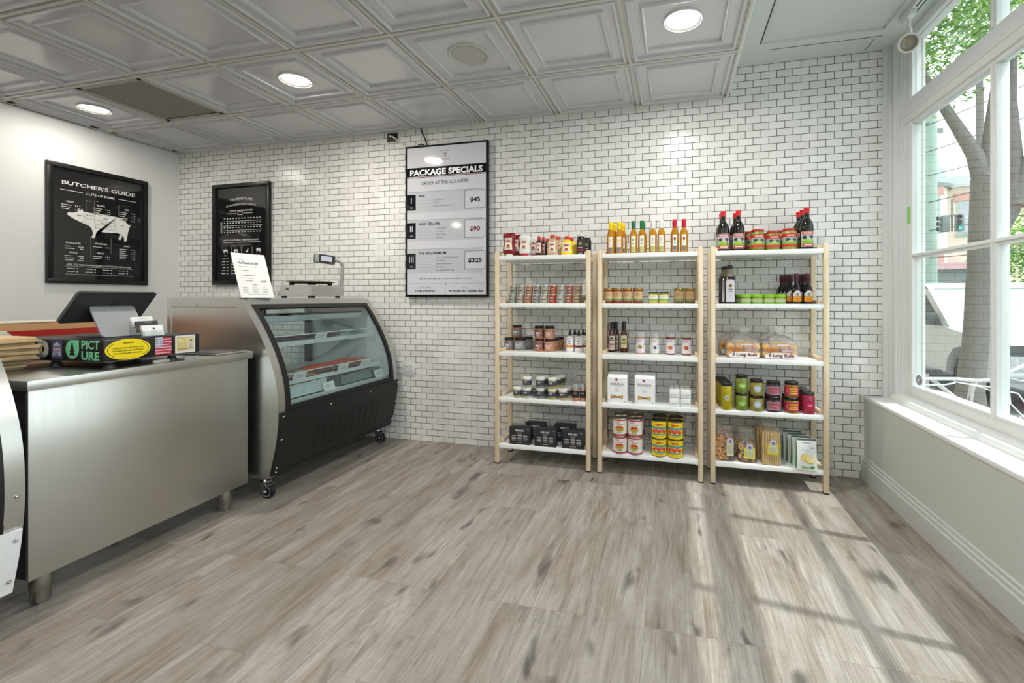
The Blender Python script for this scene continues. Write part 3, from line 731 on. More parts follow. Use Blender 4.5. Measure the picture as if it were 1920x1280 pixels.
def deli_case(dx, y0, y1, panel_mat, label, name='deli_case', full=True, top_panel=.528):
    L = y1 - y0
    t = thing(name, label, 'deli case', (dx, y0, 0))
    XB = -3.10
    for k, (ya, yb) in enumerate(((0, .052), (L - .052, L))):
        b = MB(); p = smooth_profile(.156, 1.203)
        out = [(XB, .135), (-2.32, .135)] + p + [(-2.545, 1.205), (XB, 1.205)]
        b.prism(out, ya, yb, STEEL, 'y')
        if k == 0:
            b.box(XB + .005, -2.55, -.003, 0, 1.148, 1.152, mat('#55544f', .4, 1))
            b.box(XB, -2.44, -.010, 0, .862, .888, STEEL, .003); b.box(XB, XB + .03, -.004, 0, .14, 1.205, STEEL)
            for zz in (1.165,): b.ball((-2.86, -.002, zz), .006, CHROME)
        b.build('side_panel', t, smooth=30)
    b = MB(); b.box(XB, -2.535, .05, L - .05, 1.175, 1.206, STEEL, .003)
    b.prism([(-2.545, 1.205), (-2.520, 1.205), (-2.500, 1.163), (-2.512, 1.158), (-2.55, 1.175)], .05, L - .05, STEEL, 'y'); b.build('top_panel', t, smooth=30)
    zb = top_panel
    gp = smooth_profile(zb + .02, 1.15)
    b = MB()
    for ya, yb in ((.052, .086), (L - .086, L - .052)): curved_sheet(b, smooth_profile(zb, 1.165), ya, yb, -.014, .003, BLACK)
    curved_sheet(b, smooth_profile(1.14, 1.165, 3), .05, L - .05, -.014, .003, BLACK); curved_sheet(b, smooth_profile(zb, zb + .03, 3), .05, L - .05, -.014, .003, BLACK)
    b.build('gasket', t, smooth=30)
    b = MB(); curved_sheet(b, gp, .08, L - .08, -.008, -.003, CASE_PANE); b.build('front_glass', t, smooth=60)
    b = MB(); lp = smooth_profile(.150, zb); curved_sheet(b, lp, .006, L - .006, .0005, .012, panel_mat); lower = b.build('lower_panel', t, smooth=30)
    sm = mat('#050505', .7, var=0)
    b = MB()
    def on_panel(z, d):
        i = min(range(len(lp)), key=lambda q: abs(lp[q][1] - z)); a = Vector(lp[max(i-1, 0)]); c = Vector(lp[min(i+1, len(lp)-1)]); tt = (c - a).normalized(); n = Vector((-tt.y, tt.x)); n = -n if n.x < 0 else n
        return (curve_at_s(z) + n.x * d, z + n.y * d)
    def curve_at_s(z):
        for (x0, z0), (x1, z1) in zip(lp, lp[1:]):
            if z0 <= z <= z1: return x0 + (x1 - x0) * (z - z0) / (z1 - z0)
        return lp[-1][0]
    def slot(y, z, w, h):
        a = on_panel(z, .0122); c = on_panel(z + h, .0122)
        b.face([(a[0], y, a[1]), (a[0], y + w, a[1]), (c[0], y + w, c[1]), (c[0], y, c[1])], sm)
    for r_ in range(9):
        z = .405 - r_ * .0215
        for c_ in range(10):
            y = .27 + c_ * .068 + (.011 if r_ % 2 else 0)
            if r_ in (0, 1, 2, 3) and 3 <= c_ <= 4 and r_ < 1: continue
            if z > .2: slot(y, z, .048, .009)
    for c_ in range(14): slot(.16 + c_ * .062, .163, .046, .010)
    b.build('vent_slots', lower, smooth=0)
    for y, z in ((.022, .505), (.022, .37), (.024, .20), (.028, .172), (L - .022, .505), (L - .022, .35), (L - .022, .2), (.40, .495), (.80, .495)):
        a = on_panel(z, .013); b = MB(); b.ball((a[0], y, a[1]), .007, CHROME, 10); b.build('screw', lower)
    # body under the cold space
    b = MB(); b.box(XB + .01, -2.36, .052, L - .052, .14, .56, mat('#3b3b3b', .5)); b.box(XB + .01, -2.29, .052, L - .052, .54, .57, mat('#d5dadb', .4)); b.build('base', t)
    wl = mat('#dfe6e7', .4)
    for ya, yb in ((L - .060, L - .0535), (.0535, .060)):
        b = MB(); b.prism([(x - .02, z) for x, z in smooth_profile(.57, 1.15)] + [(XB + .06, 1.15), (XB + .06, .57)], ya, yb, wl, 'y'); b.build('inner_wall', t)
    b = MB()
    for y in (.06, L * .5 - .05, L * .5 + .03, L - .10): b.box(XB + .02, XB + .06, y, y + .04, .57, 1.17, BLACK)
    b.box(XB + .02, XB + .06, .06, L - .06, .57, .61, BLACK); b.box(XB + .02, XB + .06, .06, L - .06, 1.13, 1.17, BLACK)
    d = b.build('rear_door', t)
    b = MB(); b.box(XB + .035, XB + .040, .10, L - .10, .61, 1.13, CASE_PANE); b.build('door_glass', d, smooth=0)
    b = MB(); b.box(-2.60, -2.49, .09, L - .12, 1.088, 1.10, mat('#e9efef', .4)); b.prism([(-2.60, 1.10), (-2.49, 1.10), (-2.49, 1.082), (-2.50, 1.05), (-2.60, 1.04)], .09, L - .12, mat('#b9c4c5', .4), 'y'); b.build('light_canopy', t)
    if full:
        wire = mat('#dfe3e3', .35)
        for z, xf in ((.905, -2.415), (.672, -2.335)):
            b = MB()
            for i in range(22):
                x = XB + .12 + (xf - XB - .12) * i / 21; b.tube([(x, .07, z), (x, L - .07, z)], .0022, wire, 4)
            for i in range(9):
                y = .08 + (L - .16) * i / 8; b.tube([(XB + .12, y, z - .004), (xf, y, z - .004)], .003, wire, 4)
            for ya, yb in ((.08, L * .47), (L * .49, L - .08)):
                q = z + .010; b.tube([(xf, ya, q), (xf, yb, q), (xf - .004, yb, q + .045), (xf - .004, ya, q + .045)], .0035, wire, 6, closed=True)
            b.box(xf - .002, xf + .001, .08, L - .08, z - .012, z + .008, wire)
            b.build('wire_shelf', t)
    def caster(x, y, zt):
        c = MB(); c.box(x - .045, x + .03, y - .035, y + .035, zt - .012, zt, CHROME); c.cyl(.014, zt - .035, zt - .01, CHROME, 12, (x - .01, y, 0))
        for s in (-1, 1): c.prism([(x - .025, zt - .034), (x + .018, zt - .034), (x + .030, .045), (x + .008, .036), (x - .018, zt - .06)], y + s*.021 - .002, y + s*.021 + .002, CHROME, 'y')
        c.box(x - .025, x + .018, y - .022, y + .022, zt - .037, zt - .033, CHROME); c.tube([(x + .018, y - .028, .045), (x + .018, y + .028, .045)], .006, CHROME, 8)
        c.box(x - .005, x + .04, y - .018, y + .018, .082, .088, CHROME, .002)
        o = c.build('caster', t)
        c = MB(); c.lathe([(0, -.014), (.030, -.014), (.043, -.011), (.045, 0), (.043, .011), (.030, .014), (0, .014)], RUBBER, 22, mtx=Matrix.Translation((x + .018, y, .045)) @ Matrix.Rotation(PI/2, 4, 'X'))
        c.ring(plane_map((x + .018, y - .0146, .045), (1, 0, 0), (0, 0, 1)), 0, 0, .032, .032, .005, 0, mat('#b9babb', .3, .6)); c.build('wheel', o)
    for x in (-2.385, XB + .09):
        for y in (.045, L - .05): caster(x, y, .137)
    return t
deli_case(0, 2.14, 3.30, BLACK, 'steel and curved glass deli case of meat with a black lower panel')
deli_case(0, -.13, 1.085, mat('#eceef0', .4), 'curved steel deli case with a white lower panel before the steel counter', full=False, top_panel=.385)

# what lies in the deli case
def lump(name, pts, r, m, label, cat, seg=10):
    b = MB(); b.tube(pts, r, m, seg); return tag(b.build(name, smooth=60), label, cat)
meat = mat('#a8432f', .35, var=.22, scale=40, bump=.3); dark = mat('#5a3a36', .35, var=.3, scale=45, bump=.4)
zs = .679
def fillet(name, x0, y0, x1, y1, w, h, m, label, cat='meat', z=zs):
    b = MB(); n = 12; d = Vector((x1 - x0, y1 - y0, 0)); L = d.length; d.normalize(); nn = Vector((-d.y, d.x, 0)); rings = []
    for i in range(n + 1):
        q = i / n; s_ = (.35 + .65 * math.sin(PI * (.08 + .84 * q)) ** .5) * (1 + .10 * math.sin(9*q + x0*7)); c = Vector((x0, y0, z)) + d * L * q + nn * .012 * math.sin(6*q)
        rings.append([b.bm.verts.new(c + nn * (math.cos(a) * w/2 * s_) + Vector((0, 0, max(0, .5 + .5*math.sin(a)) * h * s_))) for a in [2*PI*k/12 for k in range(12)]])
    k = b.mi(m)
    for a, c in zip(rings, rings[1:]):
        for i in range(12): b.bm.faces.new((a[i], a[(i+1) % 12], c[(i+1) % 12], c[i])).material_index = k
    b.bm.faces.new(rings[0][::-1]).material_index = k; b.bm.faces.new(rings[-1]).material_index = k
    return tag(b.build(name, smooth=60), label, cat)
fillet('meat_cut', -2.50, 2.56, -2.46, 3.20, .12, .058, meat, 'long bright red cut of meat on the middle deli shelf')
fillet('meat_cut', -2.42, 2.50, -2.40, 3.02, .09, .034, dark, 'dark brown strip of meat in front of the long red cut')
fillet('meat_cut', -2.52, 2.24, -2.47, 2.60, .13, .036, dark, 'dark marinated meat nearest the steel end of the middle deli shelf')
fillet('meat_cut', -2.40, 2.28, -2.385, 2.55, .08, .022, mat('#8f7a52', .4, var=.3, scale=50, bump=.4), 'flat yellowish cutlet at the front of the middle deli shelf')
def wrap(x, y, l, label):
    b = MB(); rr = random.Random(int(x*1000) + int(y*100))
    for i in range(3): b.tube([(x + .02*i, y + l*q, zs + .026 + .022*rr.random()) for q in [k/7 for k in range(8)]], [.012 + .012*rr.random() for _ in range(8)], plastic, 7)
    return tag(b.build('film_wrap', smooth=60), label, 'plastic wrap')
plastic = plastic_film('cling_film', '#ffffff', .10)
wrap(-2.38, 2.22, .22, 'crumpled shiny plastic film over meat at the steel end of the deli shelf')
fillet('meat_cut', -2.62, 2.40, -2.60, 3.0, .15, .03, dark, 'dark cut of meat on the upper deli shelf', z=.912)
def tub(name, x0, x1, y0, y1, z0, h, m, food, label, flabel):
    b = MB(); tk = .006
    b.box(x0, x1, y0, y1, z0, z0 + tk, m)
    for a in ((x0, x0 + tk, y0, y1), (x1 - tk, x1, y0, y1), (x0, x1, y0, y0 + tk), (x0, x1, y1 - tk, y1)): b.box(*a, z0, z0 + h, m)
    b.box(x0 - .008, x1 + .008, y0 - .008, y0, z0 + h - .004, z0 + h, m); b.box(x0 - .008, x1 + .008, y1, y1 + .008, z0 + h - .004, z0 + h, m)
    b.box(x1, x1 + .008, y0 - .008, y1 + .008, z0 + h - .004, z0 + h, m); b.box(x0 - .008, x0, y0 - .008, y1 + .008, z0 + h - .004, z0 + h, m)
    tag(b.build(name), label, 'tray')
    b = MB(); rr = random.Random(int(y0 * 100))
    for i in range(150):
        b.ball((rr.uniform(x0 + .02, x1 - .02), rr.uniform(y0 + .02, y1 - .02), z0 + h * rr.uniform(.5, .92)), rr.uniform(.010, .022), rr.choice(food), 7, 1, rr.uniform(.6, 1), rr.uniform(.5, .9))
    b.box(x0 + tk, x1 - tk, y0 + tk, y1 - tk, z0 + tk, z0 + h*.6, food[0])
    o = b.build('deli_salad', smooth=60, kind='stuff'); tag(o, flabel, 'food')
f1 = [mat('#b09a5c', .4, var=.2), mat('#8a7a3c', .4, var=.2), mat('#c7b98a', .4, var=.2)]
f2 = [mat('#8d8458', .4, var=.2), mat('#6f6a35', .4, var=.2), mat('#b7a878', .4, var=.2), mat('#5c5b38', .4)]
tub('food_tub', -2.62, -2.315, 2.235, 2.60, .571, .085, mat('#d3e0e0', .35), f1, 'white tub of beige salad on the deli case floor near its steel end', 'beige and green salad in the white deli tub')
tub('food_tub', -2.62, -2.330, 2.74, 3.18, .571, .075, mat('#7f8a8c', .35), f2, 'grey tub of olive coloured salad on the deli case floor by the tiled wall', 'olive coloured salad in the grey deli tub')
def price_card(x, y, z, label, tent=False):
    b = MB(); m = mat('#e6e8e8', .4, var=.02)
    q = plane_map((x, y, z), (0, 1, 0), (.30, 0, .95) if not tent else (-.35, 0, .93))
    for l in (0, 1): b.rect(q, -.052, .052, 0, .062, l*2, m)
    b.rect(q, -.03, .03, .038, .041, 3, mat('#7d8083', .5)); b.rect(q, -.035, .02, .026, .029, 3, mat('#7d8083', .5))
    if tent: b.rect(plane_map((x, y, z), (0, 1, 0), (.35, 0, .93)), -.052, .052, 0, .0, 0, m)
    return tag(b.build('price_card', smooth=0), label, 'price card', 'white price cards in the deli case')
price_card(-2.412, 2.64, .905, 'white price card on the upper wire rail of the deli case')
price_card(-2.330, 2.37, .672, 'white price card on the lower wire rail nearest the steel counter')
price_card(-2.330, 2.76, .672, 'white price card on the lower wire rail at its middle joint')
price_card(-2.330, 3.00, .672, 'white price card on the lower wire rail nearest the tiled wall')
price_card(-2.290, 2.60, .571, 'white folded price card standing between the two deli tubs', True)
price_card(-2.292, 3.14, .571, 'white folded price card standing in the deli case corner by the tiles', True)

# ------------------------------------------------------------------ on top of the deli case
t = thing('deli_scale', 'steel deli scale with a raised display on a bent pole', 'scale', (-2.753, 2.93, 1.206))
sm = STEEL_H
b = MB(); b.prism([(-.155, .016), (-.145, .036), (-.120, .098), (.15, .098), (.155, .092), (.155, .016)], -.17, .17, sm, 'y'); b.ball((-.06, -.171, .068), .011, mat('#2a2a28', .5), 8, 1.4, .2, .5); b.build('body', t, smooth=25)
for x in (-.12, .12):
    for y in (-.14, .14):
        b = MB(); b.cyl(.018, 0, .017, RUBBER, 14, (x, y, 0)); b.build('foot', t)
b = MB(); pm = mat('#6f6b60', .3, .8)
b.lathe([(0, .116), (.13, .112), (.168, .124), (.172, .128), (.14, .118), (0, .120)], pm, 32, (-.005, 0, 0), caps=False); b.cyl(.03, .098, .116, BLACK, 12)
for x in (-.10, .09):
    for y in (-.09, .09): b.box(x - .012, x + .012, y - .012, y + .012, .096, .117, BLACK)
b.build('weighing_plate', t)
b = MB(); b.tube([(.142, .155, .095), (.146, .158, .17), (.150, .160, .245), (.148, .155, .275), (.138, .140, .298), (.118, .118, .308), (.105, .105, .309)], .0125, mat('#a9aba8', .35, .7), 10); b.build('pole', t)
b = MB(); dm = Matrix.Translation((.072, .055, .308)) @ Matrix.Rotation(R(64), 4, 'Z') @ Matrix.Rotation(R(4), 4, 'Y')
b.box(-.078, .075, -.022, .022, -.036, .036, mat('#8d8f8a', .35, .5), .008, dm); dp = b.build('display', t)
b = MB(); mp = lambda u, v, l: dm @ Vector((u, -.0225 - l, v))
b.poly(mp, [(-.052, -.03), (.05, -.034), (.068, -.03), (.068, .022), (.05, .032), (-.052, .032)], 1, BLACK); b.rect(mp, -.038, .048, -.018, .022, 2, mat('#b6b9c4', .2, emit=.1, var=0)); b.rect(mp, .03, .055, -.029, -.024, 2, mat('#c46a60', .4))
b.box(.074, .086, -.012, .012, -.012, .012, BLACK, .002, dm); b.build('display_face', dp, smooth=0)
# acrylic sign leaning on the front corner
t = thing('counter_sign', 'tilted white printed price sign standing on the deli case corner', 'sign', (-2.523, 2.145, 1.206))
V = Vector((-.082, 0, .277)).normalized(); U = Vector((.14, .98, 0)).normalized(); N = U.cross(V)
b = MB(); O = Vector((0, 0, 0))
mp = plane_map(O, U, V, N)
h_, w_ = .288, .205
q = [mp(u, v, 0) for u, v in ((0, 0), (w_, 0), (w_, h_), (0, h_))]; q2 = [p - N * .003 for p in q]
k = mat('#eeeeee', .25, var=0)
for a in ((0, 1, 2, 3),): b.face([q[i] for i in a], k); b.face([q2[i] for i in a[::-1]], k)
for i in range(4): b.face([q[i], q2[i], q2[(i+1) % 4], q[(i+1) % 4]], k)
fb = mp(0, 0, 0)
b.face([mp(0, .0, -.003), mp(w_, .0, -.003), Vector(mp(w_, 0, -.003)) + Vector((-.09, 0, 0)), Vector(mp(0, 0, -.003)) + Vector((-.09, 0, 0))], k)
G = ink('#77777a'); KK = ink('#2f2f33')
b.text(mp, 'The Fourth of July', .025, .218, .016, 1, KK, 'l', bold=.025, w=.125)
b.rect(mp, .022, .07, .246, .249, 1, G); b.rect(mp, .025, .14, .200, .202, 1, G)
for i, ww in enumerate((.03, .03, .062, .05, .045)): b.rect(mp, .035, .04, .176 - i*.017, .179 - i*.017, 1, G); b.rect(mp, .05, .05 + ww, .176 - i*.017, .179 - i*.017, 1, G)
b.text(mp, '$108', .145, .103, .010, 1, KK, 'l', bold=.02); b.rect(mp, .085, .115, .083, .086, 1, G)
for c_ in range(3):
    for r_ in range(4): b.rect(mp, .022 + c_*.06, .05 + c_*.06 + .006*(r_ % 2), .066 - r_*.011, .068 - r_*.011, 1, G)
b.rect(mp, .045, .17, .020, .022, 1, G); b.build('print', t, smooth=0)
b = MB(); fl_ = [mat('#7c7ba0', .6), mat('#55547e', .6)]
for i in range(9):
    a = i * 2.4; b.tube([(0, 0, 0), (.012*math.cos(a), .012*math.sin(a), .02 + .002*i), (.026*math.cos(a), .026*math.sin(a), .022 + .003*i)], [.004, .005, .001], fl_[i % 2], 5)
b.build('bow', smooth=0); o = COL.objects[-1] if False else bpy.data.objects['bow']; o.location = (-2.935, 2.74, 1.207); tag(o, 'small bluish bow lying beside the scale on the deli case', 'bow')
# ------------------------------------------------------------------ steel counter
ang = math.atan2(2.107 - 1.142, -2.394 + 2.350) - PI/2
CL = math.hypot(2.107 - 1.142, .044)
t = thing('steel_counter', 'stainless steel work counter on round legs between the two deli cases', 'counter', (-2.350, 1.142, 0), ang)
b = MB(); b.box(-1.05, 0, 0, CL, .852, .890, STEEL_H, .0015); b.build('worktop', t)
b = MB(); b.box(-.036, -.022, .014, CL - .012, .125, .852, STEEL, .001); b.build('front_panel', t)
for y in (.020, CL - .030): b = MB(); b.box(-1.03, -.036, y, y + .010, .125, .852, mat('#57585a', .45, .6)); b.build('end_panel', t)  # end faces given a darker colour for the shade they stand in
for x in (-.085, -.96):
    for y in (.085, CL - .10):
        b = MB(); b.lathe([(.033, .145), (.033, .056), (.029, .050), (.029, .012), (.026, .0), (0, 0)][::-1], mat('#bdbbb4', .22, 1), 24, (x, y, 0)); b.build('leg', t)

# black tray stand with stickers
TX0, TX1, TY0, TY1 = -2.99, -2.405, 1.405, 1.812
T0, T1 = .925, 1.018
t = thing('display_stand', 'low black stand with colourful stickers on the steel counter', 'stand', (TX1, TY0, .890))
O = (TX1, TY0, .890)
b = MB(); bk = mat('#19191b', .38, var=.04)
L_, D_ = TX1 - TX0, TY1 - TY0; z0, z1 = T0 - .89, T1 - .89
b.box(-L_, 0, 0, D_, z0, z1, bk, .004); b.build('body', t)
b = MB(); b.box(-L_, .002, -.001, D_ + .003, z0 - .004, z0, mat('#6d6e70', .3, .8)); b.build('bottom_rim', t)
for x, y in ((-.05, .05), (-.36, .035), (-.05, D_ - .10), (-.36, D_ - .05)):
    b = MB(); b.lathe([(.022, z0), (.015, z0 - .014), (.024, .002), (.024, 0)][::-1], mat('#3a3a3c', .4), 14, (x, y, 0)); b.build('leg', t)
for y in (.19, .33):
    b = MB(); b.box(-.006, .004, y, y + .07, .002, .016, mat('#c9cbcb', .3, .7)); b.build('bracket', t)
b = MB(); fs = plane_map((-L_, 0, 0), (1, 0, 0), (0, 0, 1)); GR = ink('#7fdba9')
def X(v): return v
zc = (z0 + z1) / 2; E_ = L_
b.text(fs, 'PICT', E_ - .135, zc + .008, .036, 1, GR, 'l', bold=.03, w=.112)
b.text(fs, 'URE', E_ - .135, zc - .040, .036, 1, GR, 'l', bold=.03, w=.110)
dr = [(E_ - .150, zc + .045)] + [(E_ - .192 + .042*math.cos(R(a)), zc + .003 + .042*math.sin(R(a))) for a in range(90, 361, 15)]
b.poly(fs, dr, 1, GR)
for k, (w_, y_) in enumerate(((.006, .030), (.011, .016), (.016, .002), (.020, -.013))): b.poly(fs, [(E_ - .192 - w_, zc + y_ - .010), (E_ - .192 + w_, zc + y_ - .010), (E_ - .192 + w_*.5, zc + y_ + .004), (E_ - .192 - w_*.5, zc + y_ + .004)], 2, bk)
b.rect(fs, E_ - .325, E_ - .255, zc - .042, zc + .042, 1, ink('#4a4b77')); b.poly(fs, [(E_ - .317, zc - .03), (E_ - .263, zc - .03), (E_ - .268, zc + .022), (E_ - .29, zc + .034), (E_ - .312, zc + .022)], 2, ink('#cfcbd6'))
b.text(fs, 'HIGH', E_ - .29, zc + .006, .012, 3, ink('#4a4b77'), bold=.04); b.text(fs, 'ROLLER', E_ - .29, zc - .010, .009, 3, ink('#9a4a70'), bold=.03); b.text(fs, 'DELI', E_ - .29, zc - .026, .011, 3, ink('#4a4b77'), bold=.04)
b.disc(fs, E_ - .385, zc, .042, .042, 1, ink('#8b97a6')); b.disc(fs, E_ - .365, zc, .020, .036, 2, ink('#c0bcb4')); b.disc(fs, E_ - .385, zc, .012, .014, 2, ink('#c7bf2c'))
sd = plane_map((0, 0, 0), (0, 1, 0), (0, 0, 1))
YL = ink('#f4d90e'); BK = ink('#2a2408')
b.disc(sd, .092, zc, .088, .047, 1, YL, 36); b.ring(sd, .092, zc, .080, .041, .0022, 2, BK, -48, 48, 24); b.ring(sd, .092, zc, .080, .041, .0022, 2, BK, 132, 228, 24)
b.ring(sd, .092, zc, .080, .041, .001, 2, BK, 250, 290, 10)
b.text(sd, 'FRIENDSHIP', .092, zc + .026, .0055, 2, BK, bold=.03)
for i, s_ in enumerate(('A GOOD STEAK WILL GIVE YOU OUT OF LIFE', 'BUT A GREAT STEAK WILL BE GETTING OUT', 'OF THE BUTCHER WHERE YOU BOUGHT IT')): b.text(sd, s_, .092, zc + .004 - i*.012, .0055, 2, BK, bold=.03, w=.12 - .01*(i == 2))
fr_ = ink('#c9304a'); wh = ink('#e2dfe2')
for i in range(13): b.rect(sd, .200, .272 - .004*(i % 3 == 1), zc - .042 + i*.0064, zc - .042 + (i+1)*.0064 - .0012, 1, fr_ if i % 2 == 0 else ink('#e7b8c0'))
b.rect(sd, .200, .232, zc - .003, zc + .042, 2, ink('#cfd0dc'))
for i in range(5):
    for j in range(4): b.disc(sd, .2035 + i*.0062, zc + .002 + j*.0105, .0022, .003, 3, ink('#4b508f'), 6)
b.rect(sd, .288, .384, zc - .044, zc + .044, 1, wh); b.rect(sd, .296, .377, zc - .034, zc + .036, 2, ink('#d0bf84')); b.rect(sd, .345, .377, zc - .034, zc + .036, 3, ink('#d8cda8'))
b.text(sd, "BILL'S", .300, zc + .010, .020, 4, ink('#efe79a'), 'l', bold=.02, w=.042); b.rect(sd, .298, .37, zc - .026, zc - .022, 4, ink('#a98a4b')); b.disc(sd, .361, zc - .012, .009, .014, 4, ink('#b9b6ae'), 12); b.disc(sd, .363, zc + .016, .006, .006, 4, ink('#a05f58'), 10)
b.build('stickers', t, smooth=0)


# register display seen from behind
def rslab(b, O, U, V, w_, h_, th, rad, m):
    O, U, V = Vector(O), Vector(U).normalized(), Vector(V); V = (V - U * V.dot(U)).normalized() if False else V.normalized(); N = U.cross(V).normalized()
    pts = []
    for cx_, cy_, a0 in ((w_ - rad, rad, -90), (w_ - rad, h_ - rad, 0), (rad, h_ - rad, 90), (rad, rad, 180)):
        for q in range(5): a = R(a0 + 22.5*q); pts.append((cx_ + rad*math.cos(a), cy_ + rad*math.sin(a)))
    A = [b.bm.verts.new(O + U*u + V*v) for u, v in pts]; B = [b.bm.verts.new(O + U*u + V*v - N*th) for u, v in pts]
    k = b.mi(m); n = len(pts); b.bm.faces.new(A).material_index = k; b.bm.faces.new(B[::-1]).material_index = k
    for i in range(n): b.bm.faces.new((A[i], B[i], B[(i+1) % n], A[(i+1) % n])).material_index = k
    return plane_map(O, U, V, N)
t = thing('register_display', 'dark grey register screen seen from behind on the black sticker stand', 'register', (-2.62, 1.60, T1))
o0 = Vector((-2.62, 1.60, T1))
b = MB(); mp = rslab(b, Vector((-2.75, 1.434, 1.086)) - o0, (0, 1, 0), (.09, .03, .143), .322, .172, .016, .012, mat('#37383a', .36, var=.05))
b.frame(mp, .152, .182, .092, .122, .005, 1, mat('#141415', .4)); b.disc(mp, .167, .107, .005, .005, 1, mat('#141415', .4), 10); b.build('screen_back', t)
b = MB(); rslab(b, Vector((-2.562, 1.493, T1 + .004)) - o0, (0, 1, 0), (-.138, .028, .142), .182, .205, .008, .02, mat('#85888c', .55, spec=.3, var=.03)); b.build('stand_plate', t)
b = MB(); b.box(-.13, .05, -.10, .085, 0, .006, mat('#2c2d2f', .4), .002); b.build('base_plate', t)
# business card holder
t = thing('card_holder', 'clear three tier holder of business cards on the black stand', 'card holder', (-2.44, 1.615, T1))
CLR = glass_sheet('clear_acrylic', '#f4f8f8', gain=1.2)
b = MB()
for i in range(3):
    x = .018 - .034*i; z = .002 + .020*i
    b.box(x + .010, x + .012, -.050, .050, z, z + .028, CLR); b.box(x - .016, x + .012, -.050, .050, z, z + .002, CLR)
b.box(-.07, -.068, -.05, .05, 0, .075, CLR)
for y in (-.0495, .0495): b.prism([(-.07, 0), (.03, 0), (.03, .025), (-.07, .078)], y - .0008, y + .0008, CLR, 'y')
b.build('holder', t, smooth=0)
for i, (cm, l) in enumerate(((mat('#ececec', .45, var=.01), 'white cards in the front tier'), (mat('#3a3a3d', .45), 'dark cards in the middle tier'), (mat('#eaeaea', .45, var=.01), 'white cards in the rear tier'))):
    x = .015 - .034*i; z = .005 + .020*i
    b = MB(); M_ = Matrix.Translation((x, 0, z)) @ Matrix.Rotation(R(-17), 4, 'Y')
    b.box(-.012, 0, -.045, .045, 0, .052, cm, 0, M_); mp = lambda u, v, l, M_=M_: M_ @ Vector((.0003 + l, u, v))
    if i == 0: b.disc(mp, .004, .034, .006, .005, 1, ink('#55555a'), 10); b.text(mp, 'BUTCHER', .004, .020, .0045, 1, ink('#55555a'), bold=.03); b.rect(mp, -.014, .03, .010, .0115, 1, ink('#8b8b90'))
    else: b.rect(mp, -.012, .02, .043, .045, 1, ink('#8b8b90'))
    b.build('business_cards', t, smooth=0)['label'] = l
# flat dark board at the end of the counter
t = thing('flat_board', 'flat dark board with light grey rim on the counter end by the deli case', 'board', (-2.63, 1.98, .8905), ang)
b = MB(); b.box(-.24, .23, -.095, .105, .0, .010, mat('#a9aaa8', .3, .6), .004); b.build('rim', t)
b = MB(); b.box(-.232, .215, -.088, .098, .010, .013, mat('#3a3735', .3, var=.08), .001); b.build('face', t)
# boxes behind
t = thing('cardboard_box', 'brown cardboard box with red tape at the back of the steel counter', 'box', (-3.27, 1.72, .890))
cb = mat('#b98f63', .75, var=.06, scale=14)
b = MB(); b.box(-.11, .11, -.29, .30, 0, .190, cb, .003); b.box(-.112, .112, -.292, .302, .188, .194, mat('#c9c2b0', .7), .002); b.build('carton', t)
b = MB(); mp = plane_map((.1105, 0, 0), (0, 1, 0), (0, 0, 1)); b.rect(mp, -.27, .30, .118, .150, 1, mat('#a5231c', .45, var=.05)); b.build('tape', t)
b = MB(); b.text(mp, 'KEEP DRY', -.13, .095, .009, 1, ink('#4a3423'), 'l'); b.frame(mp, .02, .07, .05, .09, .002, 1, ink('#4a3423')); b.build('print', t, smooth=0)
t = thing('carton', 'small grey white carton with red dots and an open flap beside the paper bags', 'box', (-3.08, 1.25, .890))
b = MB(); b.box(-.06, .055, -.18, .17, 0, .125, mat('#b9babb', .6, var=.03), .002); b.build('body', t)
b = MB(); b.prism([(-.18, .125), (-.17, .160), (.15, .155), (.24, .06), (.17, .125)], .055, .0575, mat('#cfcfcb', .6), 'x'); b.box(-.06, .055, -.18, .15, .155, .158, mat('#d6d2c6', .6)); b.box(-.055, .05, -.175, .14, .126, .150, mat('#4e4337', .8)); b.build('flap', t)
b = MB(); mp = plane_map((.0553, 0, 0), (0, 1, 0), (0, 0, 1)); b.disc(mp, .10, .10, .011, .010, 1, ink('#b3263a'), 12); b.disc(mp, .145, .10, .009, .009, 1, ink('#c9697a'), 12); b.rect(mp, .122, .124, .02, .12, 1, ink('#6f7173')); b.build('print', t, smooth=0)
b = MB(); b.lathe([(.012, -.03), (.032, -.03), (.032, .03), (.012, .03), (.012, -.03)], mat('#a97c4e', .5, var=.1), 22, mtx=Matrix.Translation((-3.06, 1.33, 1.081)) @ Matrix.Rotation(PI/2, 4, 'X'), caps=False); tag(b.build('tape_roll'), 'brown roll of packing tape lying on the grey carton', 'tape')
# paper bags
kr = [mat(c, .75, var=.05, scale=20) for c in ('#cdb189', '#c4a67b', '#d3b991', '#bb9d70')]
rb = random.Random(3)
def bag_mesh(i):
    b = MB(); r_ = random.Random(i); n = 8; th = .0063; A = []; L_ = .34
    for j in range(n + 1):
        q = j / n; bend = 0; w_ = .088
        A.append([b.bm.verts.new((-L_ * (1-q), y, z_ + bend)) for y, z_ in ((-w_, 0), (w_, 0), (w_, th), (-w_, th))])
    k = b.mi(kr[i % 4])
    for a, c in zip(A, A[1:]):
        for s_ in range(4): b.bm.faces.new((a[s_], a[(s_+1) % 4], c[(s_+1) % 4], c[s_])).material_index = k
    b.bm.faces.new(A[0][::-1]).material_index = k; b.bm.faces.new(A[-1]).material_index = k
    return b.mesh('paper_bag', 0)
bm_ = [bag_mesh(i) for i in range(4)]
def bag(x, y, z, rz, ry, i, label, grp):
    o = bpy.data.objects.new('paper_bag', bm_[i % 4]); COL.objects.link(o); o.location = (x, y, z); o.rotation_euler = (0, ry, rz); tag(o, label, 'paper bag', grp)
